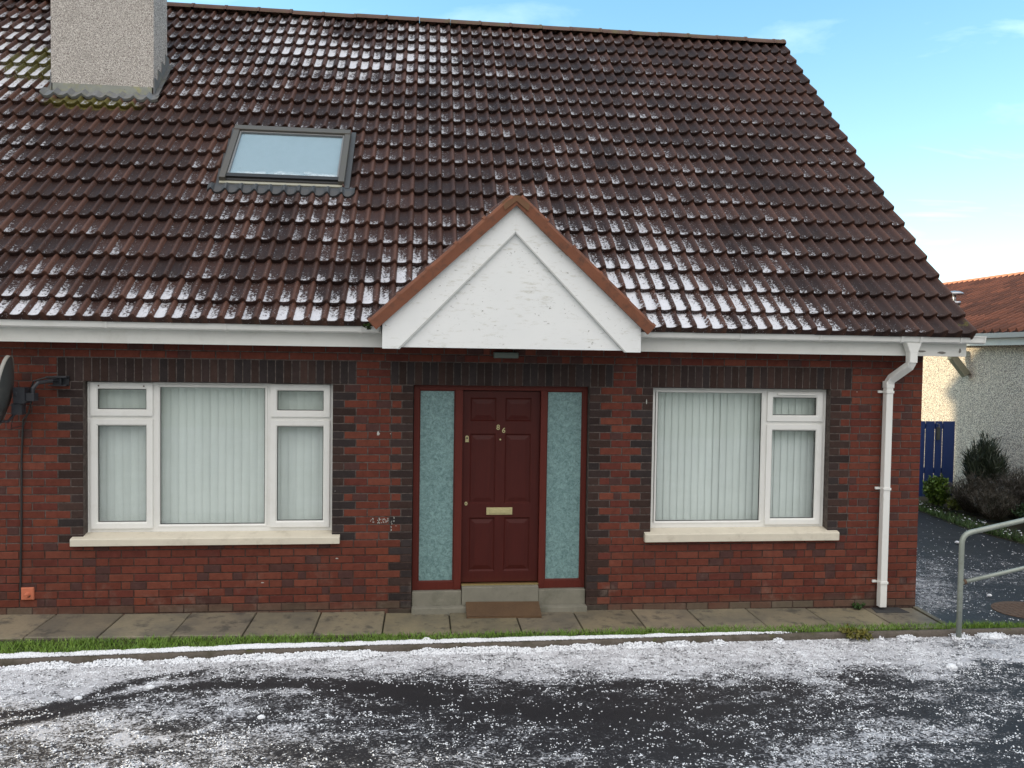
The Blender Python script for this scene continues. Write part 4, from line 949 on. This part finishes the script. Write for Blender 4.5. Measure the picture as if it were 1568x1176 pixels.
# ------------------------------------------------------------------ hail lying loose on road, drive and verge (stuff)
def octa(P, R_, fl):
    """P (n,3) centres, R_ (n,) radius"""
    D = np.array([(1, 0, 0), (0, 1, 0), (-1, 0, 0), (0, -1, 0), (0, 0, 1), (0, 0, -1)], float); n = len(P)
    th = rng.random(n)*6.28; c, s = np.cos(th), np.sin(th); V = np.zeros((n, 6, 3))
    st = 1+.6*rng.random(n)
    for i, d in enumerate(D):
        dx, dy = d[0]*st, d[1]; V[:, i, 0] = (dx*c-dy*s)*R_; V[:, i, 1] = (dx*s+dy*c)*R_; V[:, i, 2] = d[2]*R_*fl
    V += P[:, None, :]; V += (rng.random(V.shape)-.5)*R_[:, None, None]*.35
    T = np.array([(0, 1, 4), (1, 2, 4), (2, 3, 4), (3, 0, 4), (1, 0, 5), (2, 1, 5), (3, 2, 5), (0, 3, 5)]); F = (np.arange(n)[:, None, None]*6+T[None]).reshape(-1, 3)
    return V.reshape(-1, 3), F
PV = []; PF = []; nb = 0
def addp(P, R_, fl=.7):
    global nb
    V, F = octa(P, R_, fl); PV.append(V); PF.append(F+nb); nb += len(V)
N = 330000; x = rng.uniform(-5.2, 8.2, N); y = ky(x)-.004-rng.random(N)**1.15*3.3
d = slush(x, y); cl = fbm(x*17, y*26, 3); pr = np.clip((d*.95+(cl-.5)*2.6-.24)*.72, 0, 1)**1.25+.0055
k = rng.random(N) < pr; x, y, cl, d = x[k], y[k], cl[k], d[k]
r_ = (.0030+.0042*rng.random(len(x))**2.2+.004*np.clip(cl-.55, 0, 1)*3*np.clip(d, 0, 1)); addp(np.stack([x, y, gz(x)+RZ+r_*.35], 1), r_)
# banked up against the kerb
N = 26000; x = rng.uniform(-5.2, 8.2, N); q = rng.random(N)**1.6; lump = fbm(x*5.5, x*0+2.2, 3); keep = lump+.22*rng.random(N) > .56+.05*np.clip(x, 0, 4); x, q, lump = x[keep], q[keep], lump[keep]
hh = np.clip((lump-.40)*.12, 0, .028); addp(np.stack([x, ky(x)-.012-q*.09, gz(x)+RZ+.004+hh*(1-q)*rng.random(len(x))], 1), .0045+.008*rng.random(len(x))**2, .8)
# white ridge lying along the kerb top and grass edge
N = 120000; x = rng.uniform(-5.2, 3.5, N); q = rng.random(N); den = np.interp(x, [-5.2, -3.2, -1.3, .9, 1.7, 2.4, 3.5], [.9, .9, 1., .9, .6, .45, .0])
wd = np.interp(x, [-5.2, -3.2, -1.3, .9, 2.4, 3.5], [.085, .085, .075, .075, .045, .02]); lm = fbm(x*7, x*0+9.1, 3)
keep = rng.random(N) < den*np.clip(.5+(lm-.35)*2.2, .15, 1); x, q, wd, lm = x[keep], q[keep], wd[keep], lm[keep]
addp(np.stack([x, ky(x)+.006+q*wd*(.75+.6*lm), gz(x)+.006+.012*lm*np.sin(q*3.14)+.008*rng.random(len(x))], 1), .0035+.0045*rng.random(len(x))**2, .8)
# few lumps
for (px, py, s_) in ((653, 981, .030), (1457, 1022, .034), (585+95, 990, .032), (770, 993, .03), (545, 992, .02), (1312, 1040, .012), (97, 1014, .04), (1500, 815, .03), (1466, 831, .028), (1515, 912, .02), (120, 1070, .02), (400, 1099, .02), (230, 1053, .022), (700, 983, .02), (1520, 977, .03), (430, 1010, .03)):
    p = on_ground(px, py, RZ if py > 985 else 0.0); n = 260; u_ = rng.normal(size=(n, 3)); u_ /= np.linalg.norm(u_, axis=1)[:, None]; u_[:, 2] = np.abs(u_[:, 2])*.75
    addp(np.array(p)[None]+u_*s_*(.6+.4*rng.random((n, 1)))*np.array([1.2, 1, 1]), np.full(n, s_*.34), .9)
# drive
N = 60000; x = rng.uniform(5.15, 9.0, N); y = rng.uniform(-.65, 6.5, N); d = dslush(x, y); cl = fbm(x*17, y*22, 3); k = rng.random(N) < np.clip(d*.55+(cl-.5)*1.2-.12, 0, 1)**1.2+.010; x, y = x[k], y[k]
r_ = .0040+.0055*rng.random(len(x))**2; addp(np.stack([x, y, gz(x)-.022+r_*.35], 1), r_)
# scattered in the bed
N = 90; x = rng.uniform(8.7, 9.1, N); y = rng.uniform(2, 6, N); k = x > bedx(y)-.02; x, y = x[k], y[k]; addp(np.stack([x, y, gz(x)+.04+.04*rng.random(len(x))], 1), .008+.012*rng.random(len(x))**2)
tag(npmesh('hail', np.vstack(PV), np.vstack(PF), M_hail, smooth=True), 'white hail lying loose on the road, drive and kerb', 'hail', kind='stuff')

# ------------------------------------------------------------------ grass (stuff)
def blades(P, H, lean, wdt, cols, name, mat):
    n = len(P); th = rng.random(n)*6.28; dx, dy = np.cos(th), np.sin(th); la = rng.random(n)*6.28; lx, ly = np.cos(la)*lean*H, np.sin(la)*lean*H
    V = np.zeros((n, 5, 3)); w_ = wdt
    V[:, 0] = P-np.stack([dx*w_, dy*w_, 0*H], 1); V[:, 1] = P+np.stack([dx*w_, dy*w_, 0*H], 1)
    mid = P+np.stack([lx*.35, ly*.35, H*.55], 1); V[:, 2] = mid+np.stack([dx*w_*.8, dy*w_*.8, 0*H], 1); V[:, 3] = mid-np.stack([dx*w_*.8, dy*w_*.8, 0*H], 1)
    V[:, 4] = P+np.stack([lx, ly, H], 1)
    b = np.arange(n)[:, None]*5; F = np.vstack([b+np.array([0, 1, 2]), b+np.array([0, 2, 3]), b+np.array([3, 2, 4])])
    return V.reshape(-1, 3), F, np.repeat(cols, 5, axis=0)
N = 52000; x = rng.uniform(-6, 8.5, N); back = np.interp(x, [-6, -3.3, -1.4, -.25, 5, 5.2, 8.5], [.42, .40, .33, .27, .17, .15, .13]); q = rng.random(N)
y = ky(x)+.045+q*np.maximum(back-.04, .03); den = np.interp(x, [-6, -3, -1.4, -.2, .8, 3, 3.6, 4.4, 5.0, 8.5], [1, 1, .9, .6, .45, .6, .5, .35, .35, .6]); k = rng.random(N) < den*(.35+1.3*(fbm(x*4, y*6, 3)-.25)); x, y = x[k], y[k]
n = len(x); H = .018+.040*rng.random(n)*np.interp(x, [-6, -3, 0, 4, 8], [1, 1, .9, 1.1, 1.3]); col = np.array([(.13, .27, .03)])*(1-rng.random((n, 1))*.55)+np.array([(.16, .17, .03)])*rng.random((n, 1))*.6
V1, F1, C1 = blades(np.stack([x, y, gz(x)-.014], 1), H, .7, .0030, col, 'g', M_grass)
# drive edge grass in the bed, joints
N = 5000; y2 = rng.uniform(0, 6, N); x2 = bedx(y2)+.02+rng.random(N)**1.6*.5; V2, F2, C2 = blades(np.stack([x2, y2, gz(x2)-.0], 1), .03+.07*rng.random(N), .8, .005, np.array([(.05, .10, .02)])*(.5+.9*rng.random((N, 1))), 'g', M_grass)
tag(npmesh('grass', np.vstack([V1, V2]), np.vstack([F1, F2+len(V1)]), M_grass, col=np.vstack([C1, C2])), 'short green grass along the kerb and the edge of the drive', 'grass', kind='stuff')

# ------------------------------------------------------------------ plants
def leaf_plant(name, loc, label, cat, shoots, height, spread, leaf, nleaf, colA, colB, kind='leaf', group=None, upright=.8):
    root = empty(name, loc, label, cat, group); rr = random.Random(hash(label) % 1000 if False else len(label)*7+int(loc[1]*10)); L = Vector(loc)
    m = MB(); LV = []; LF = []; LC = []; nb_ = 0
    for s in range(shoots):
        a = rr.uniform(0, 6.283); rad = spread*math.sqrt(rr.random()); h = height*(1-.45*(rad/spread)**2)*rr.uniform(.7, 1.05)
        b0 = L+Vector((math.cos(a)*rad*.35, math.sin(a)*rad*.35, 0)); tip = L+Vector((math.cos(a)*rad, math.sin(a)*rad, h)); mid = b0.lerp(tip, .5)+Vector((rr.uniform(-.03, .03), rr.uniform(-.03, .03), h*.06))
        m.tube([b0, mid, tip], [.006, .004, .0015], 5)
        for q in range(nleaf):
            f = rr.uniform(.05, 1.0) if kind != 'needle' else rr.uniform(.10, 1.02); p = b0.lerp(mid, f*2) if f < .5 else mid.lerp(tip, f*2-1)
            d = Vector((rr.gauss(0, 1), rr.gauss(0, 1), rr.gauss(0, .6)+upright)).normalized(); ll = leaf*rr.uniform(.6, 1.3); wv = d.cross(Vector((rr.gauss(0, 1), rr.gauss(0, 1), rr.gauss(0, 1)))).normalized()*ll*(.035 if kind == 'needle' else .28)
            LV += [tuple(p-wv*.3), tuple(p+d*ll*.5+wv), tuple(p+d*ll), tuple(p+d*ll*.5-wv)]; LF.append((nb_, nb_+1, nb_+2, nb_+3)); nb_ += 4
            t_ = rr.random(); c = tuple(colA[i]*(1-t_)+colB[i]*t_ for i in range(3)); LC += [c]*4
    m.build('stem', M_soil, root); npmesh('foliage', LV, LF, M_leaf, root, col=LC); return root
def ground_at_px(px, py): p = on_ground(px, py, 0); return p
leaf_plant('broom_shrub', (9.75, 5.15, .0), 'tall dark feathery broom shrub standing above the bare twigs by the wall', 'shrub', 150, 1.20, .36, .17, 64, (.012, .022, .014), (.05, .068, .035), 'needle', upright=1.9)
leaf_plant('fern', (9.02, 5.35, .0), 'bright green fern-like shrub at the foot of the blue gate', 'shrub', 46, .52, .27, .055, 80, (.045, .10, .012), (.12, .20, .025))
leaf_plant('lavender', (9.25, 4.70, .0), 'grey-brown twiggy lavender beside the green fern', 'shrub', 170, .66, .42, .085, 46, (.045, .040, .030), (.10, .085, .068), 'needle', upright=1.4, group='twiggy lavender clumps by the cream wall')
leaf_plant('lavender', (9.75, 4.35, .0), 'tallest grey twiggy lavender in front of the dark broom', 'shrub', 200, .80, .48, .09, 46, (.05, .045, .036), (.115, .10, .085), 'needle', upright=1.5, group='twiggy lavender clumps by the cream wall')
leaf_plant('lavender', (9.95, 3.75, .0), 'dry brown twiggy lavender at the right edge, behind the low hebe', 'shrub', 190, .84, .48, .09, 46, (.055, .045, .035), (.13, .105, .09), 'needle', upright=1.5, group='twiggy lavender clumps by the cream wall')
leaf_plant('lavender', (9.15, 4.10, .0), 'short grey-brown lavender clump nearest the drive edge', 'shrub', 130, .50, .36, .08, 40, (.05, .045, .032), (.11, .095, .075), 'needle', upright=1.3, group='twiggy lavender clumps by the cream wall')
leaf_plant('hebe', (9.35, 3.35, .0), 'low rounded dark green hebe at the right edge above the handrail', 'shrub', 110, .44, .42, .035, 62, (.012, .035, .010), (.04, .085, .025))
leaf_plant('ivy', (9.05, 4.95, .0), 'low yellow-green leafy plant between the fern and the drive', 'plant', 24, .20, .2, .05, 26, (.07, .09, .02), (.16, .20, .03))
leaf_plant('leafy_perennial', (8.78, 5.95, .0), 'small dark reddish plant under the gate by the brick corner', 'plant', 20, .25, .2, .05, 30, (.05, .02, .015), (.04, .06, .02))
# weeds
p = on_ground(1318, 975, 0); leaf_plant('weed', (p.x, float(ky(p.x))+.0, p.z-.03), 'straggly yellow-green weed hanging over the kerb', 'weed', 26, .07, .17, .035, 26, (.10, .11, .015), (.20, .17, .03), upright=.3, group='green weeds on the house front and kerb')
p = on_ground(1322, 937, 0); leaf_plant('weed', (p.x, -.035, p.z), 'small green weed rooted where wall meets path by the downpipe', 'weed', 16, .07, .08, .022, 20, (.02, .06, .012), (.05, .11, .02), group='green weeds on the house front and kerb')
leaf_plant('weed', (-.50, -.31, 2.735), 'tuft of green weed growing out of the gutter beside the porch', 'weed', 18, .085, .09, .02, 26, (.03, .08, .012), (.08, .17, .02), group='green weeds on the house front and kerb')

# ------------------------------------------------------------------ doormat
mat_ = MB(); g0 = .012
vs = []; nxm, nym = 26, 14
for i in range(nxm+1):
    for j in range(nym+1):
        X_ = .425+(1.150-.425)*i/nxm; Y_ = -.225+.215*j/nym*1.0; X_ += (.0 if j else 0)+.010*(1-j/nym)*(1 if i > nxm/2 else -1)*0; vs.append((X_, Y_, float(gz(X_))+.018+.075*(j/nym)**1.15+.002*math.sin(i*.9)*(j == 0)))
mat_.add(vs, [(i*(nym+1)+j, (i+1)*(nym+1)+j, (i+1)*(nym+1)+j+1, i*(nym+1)+j+1) for i in range(nxm) for j in range(nym)])
mat_.prism([(-.225, -.006), (-.225, .016), (-.010, .086), (-.010, .066)], .426, 1.149, 'x')
tag(mat_.build('doormat', M_mat, loc=(.79, -.12, .01)), 'brown coir doormat on the slabs in front of the door', 'doormat')

# ------------------------------------------------------------------ handrail
hr = empty('handrail', (5.09, -.76, -.05), 'grey-green tubular steel handrail at the right edge of the picture', 'handrail')
RR = .0245; P0 = Vector((5.078, -.76, -.12)); 
def arc(c, a, b, n=6): return [c+(a-c)*math.cos(t_)+(b-c)*math.sin(t_) for t_ in [math.pi/2*k/n for k in range(n+1)]]
d_ = Vector((1, 0, .205)).normalized()
top0 = Vector((5.078, -.76, .79)); cc = top0+Vector((.11, 0, .0))
bend = [Vector((5.078, -.76, .78)), Vector((5.081, -.76, .825)), Vector((5.097, -.76, .862)), Vector((5.125, -.76, .889)), Vector((5.165, -.76, .905))]
m = MB(); m.tube([P0, Vector((5.078, -.76, .4))]+bend+[Vector((5.165, -.76, .905))+d_*k*.5 for k in range(1, 7)], RR, 16); m.build('top_rail', M_galv, hr, smooth=True)
m = MB(); m.tube([Vector((5.085, -.76, .425))+d_*k*.5*Vector((1, 0, .8)).length/1.28 for k in range(0, 7)], .019, 14); m.build('lower_rail', M_galv, hr, smooth=True)
m = MB(); e = Vector((5.165, -.76, .905))+d_*2.6; m.tube([Vector((e.x, -.76, -.15)), e], RR, 14); m.build('post', M_galv, hr, smooth=True)
m = MB(); m.tube([Vector((5.085, -.76, .425))+d_*(.02), Vector((5.085, -.76, .425))+d_*.045], .026, 14); m.build('weld_collar', M_rust, hr, smooth=True)

# ------------------------------------------------------------------ manhole cover
p = on_ground(1575, 936, -.02); m = MB(); rO = .36
m.prism([(p.x+rO*1.12*math.cos(k*math.pi/24), p.y+rO*.95*math.sin(k*math.pi/24)) for k in range(48)], float(gz(p.x))-.05, float(gz(p.x))-.016, 'z', 1)
m.prism([(p.x+rO*math.cos(k*math.pi/24), p.y+rO*.85*math.sin(k*math.pi/24)) for k in range(48)], float(gz(p.x))-.015, float(gz(p.x))-.008, 'z')
for a_ in range(-4, 5):
    for b_ in range(-3, 4):
        if (a_/4.8)**2+(b_/3.9)**2 < 1: m.box(p.x+a_*.068-.022, p.x+a_*.068+.022, p.y+b_*.068-.022, p.y+b_*.068+.022, float(gz(p.x))-.0079, float(gz(p.x))-.005)
tag(m.build('manhole_cover', [M_rust, M_gasket], loc=(p.x, p.y, p.z)), 'round rusty manhole cover in the drive behind the handrail', 'manhole cover')

# ------------------------------------------------------------------ blue gate
gate = empty('garden_gate', (9.3, 6.3, -.1), 'blue slatted wooden garden gate against the cream wall', 'gate')
gy = 6.30; gx1 = 9.985
m = MB(); x = gx1-.27; ws = [.17, .13, .15, .15, .15, .15, .15, .15, .15]
x = gx1; widths = [.235, .135, .175, .16, .16, .16, .16, .16]
for w_ in widths:
    m.cbox(x-w_, x, gy, gy+.022, -.02, 1.405, .003); x -= w_+.018
gl0 = x
m.build('slats', M_blue, gate)
m = MB(); m.box(gl0, gx1-.005, gy+.023, gy+.06, 1.26, 1.36); m.box(gl0, gx1-.005, gy+.023, gy+.06, .42, .52); m.box(gl0, gx1-.005, gy+.023, gy+.06, .02, .12); m.build('cross_rails', M_blue, gate)
X_, Z_ = at(1436, 662, gy); m = MB(); m.cbox(X_-.035, X_+.035, gy-.03, gy, Z_-.14, Z_+.10, .006); la_ = m.build('latch', simple('weathered_latch', (.10, .11, .10), .5, .3, 20, metal=.4), gate)
m = MB(); m.tube([(X_-.01, gy-.04, Z_+.10), (X_-.01, gy-.05, Z_+.15), (X_-.05, gy-.05, Z_+.17)], .010, 8); m.build('handle', M_steel, la_)
m = MB(); m.box(gl0-.10, gl0-.005, gy-.02, gy+.08, -.1, 1.45); m.build('gate_post', M_blue, gate)

# ------------------------------------------------------------------ neighbouring bungalow
nb_h = empty('bungalow', (12.5, 8, -.1), 'cream pebble-dashed bungalow with orange-brown tiled roof beyond the drive', 'house')
NX, NZ = 10.5, 2.86
m = MB(); m.box(NX, 17.4, -1.5, 12.3, -.4, NZ+.02)
m.prism([(NX, NZ+.02), (17.4, NZ+.02), (13.98, 4.55)], -1.5, 12.3, 'y')
nw = m.build('wall', M_cream, nb_h)
Ye, Yn = 12.62, -1.8; rise = (4.60-3.06); run = 14-10.20; sl_len = math.hypot(rise, run)
ed = list(np.arange(0, sl_len, .32))+[sl_len]
nroof = tile_sheet('roof', (10.20, Ye, 3.05), (0, -1, 0), (run/sl_len, 0, rise/sl_len), .2*72, ed, .2, M_tile2, nb_h, flip=False, lift=.008, amp=1.9)
tile_sheet('roof_slope', (17.8, Yn, 3.05), (0, 1, 0), (-run/sl_len, 0, rise/sl_len), .2*72, ed, .2, M_tile2, nroof, flip=False, lift=.02)
m = MB(); y = Yn
while y < Ye-.01:
    L = min(.45, Ye-y); vs = []
    for Y_ in (y+.003, y+L-.003):
        for k in range(9):
            th = math.pi*(.02+.96*k/8); vs.append((14-math.cos(th)*.15, Y_, 4.56+math.sin(th)*.13))
        vs.append((14, Y_, 4.5))
    n = 10; k_ = random.uniform(.8, 1.1); m.add(vs, [tuple(range(n)), tuple(range(2*n-1, n-1, -1))]+[(i, i+n, (i+1) % n+n, (i+1) % n) for i in range(n)]); y += L
m.build('ridge_tiles', M_ridge2, nroof)
m = MB(); m.box(10.30, 10.32, Yn, Ye, 2.84, 3.02); nf = m.build('fascia', M_fascia, nb_h); m = MB(); m.box(10.322, 10.5, Yn, Ye, 2.852, 2.86); m.build('soffit', M_white, nf)
m = MB(); m.prism([(10.295, 3.06), (10.29, 2.975), (10.21, 2.975), (10.18, 3.06), (10.19, 3.06), (10.215, 2.985), (10.28, 2.985), (10.285, 3.06)], Yn, Ye, 'y')
for yj in (4.6, 6.3, 8.2): m.prism([(10.297, 3.066), (10.294, 2.965), (10.205, 2.965), (10.172, 3.066)], yj-.012, yj+.012, 'y')
m.build('gutter', M_white, nb_h)
# its downpipe offset under our eaves
P = lambda px, py, X: (lambda o, v: o+v*((X-o.x)/v.x))(*ray(px, py))
a, b, c, d = P(1459, 535, 10.24), P(1459, 551, 10.24), P(1480, 575, 10.44), P(1482, 582, 10.46)
m = MB(); m.sqtube([a, b], .15, .12); m.sqtube([b-Vector((0, 0, -.04)), c], .14, .12); m.build('downpipe', M_pipe, nb_h, bevel=.01)
# flue with cowl
p0 = P(1462, 482, 11.3); p1 = P(1462, 463, 11.3); p2 = P(1461, 450, 11.3)
m = MB(); m.tube([p0-Vector((0, 0, .35)), p1], .095, 16); fl = m.build('flue', simple('flue_metal', (.30, .28, .18), .5, .3, 12, metal=.4), nroof, smooth=True)
m = MB(); m.tube([p1-Vector((0, 0, .05)), p1+Vector((0, 0, .02))], .115, 16); m.tube([p1, p2], .035, 8)
m.tube([p2-Vector((0, 0, .02)), p2+Vector((0, 0, .015)), p2+Vector((0, 0, .05)), p2+Vector((0, 0, .065))], [.19, .185, .12, .02], 20); m.build('cowl', M_steel, nroof, smooth=True)
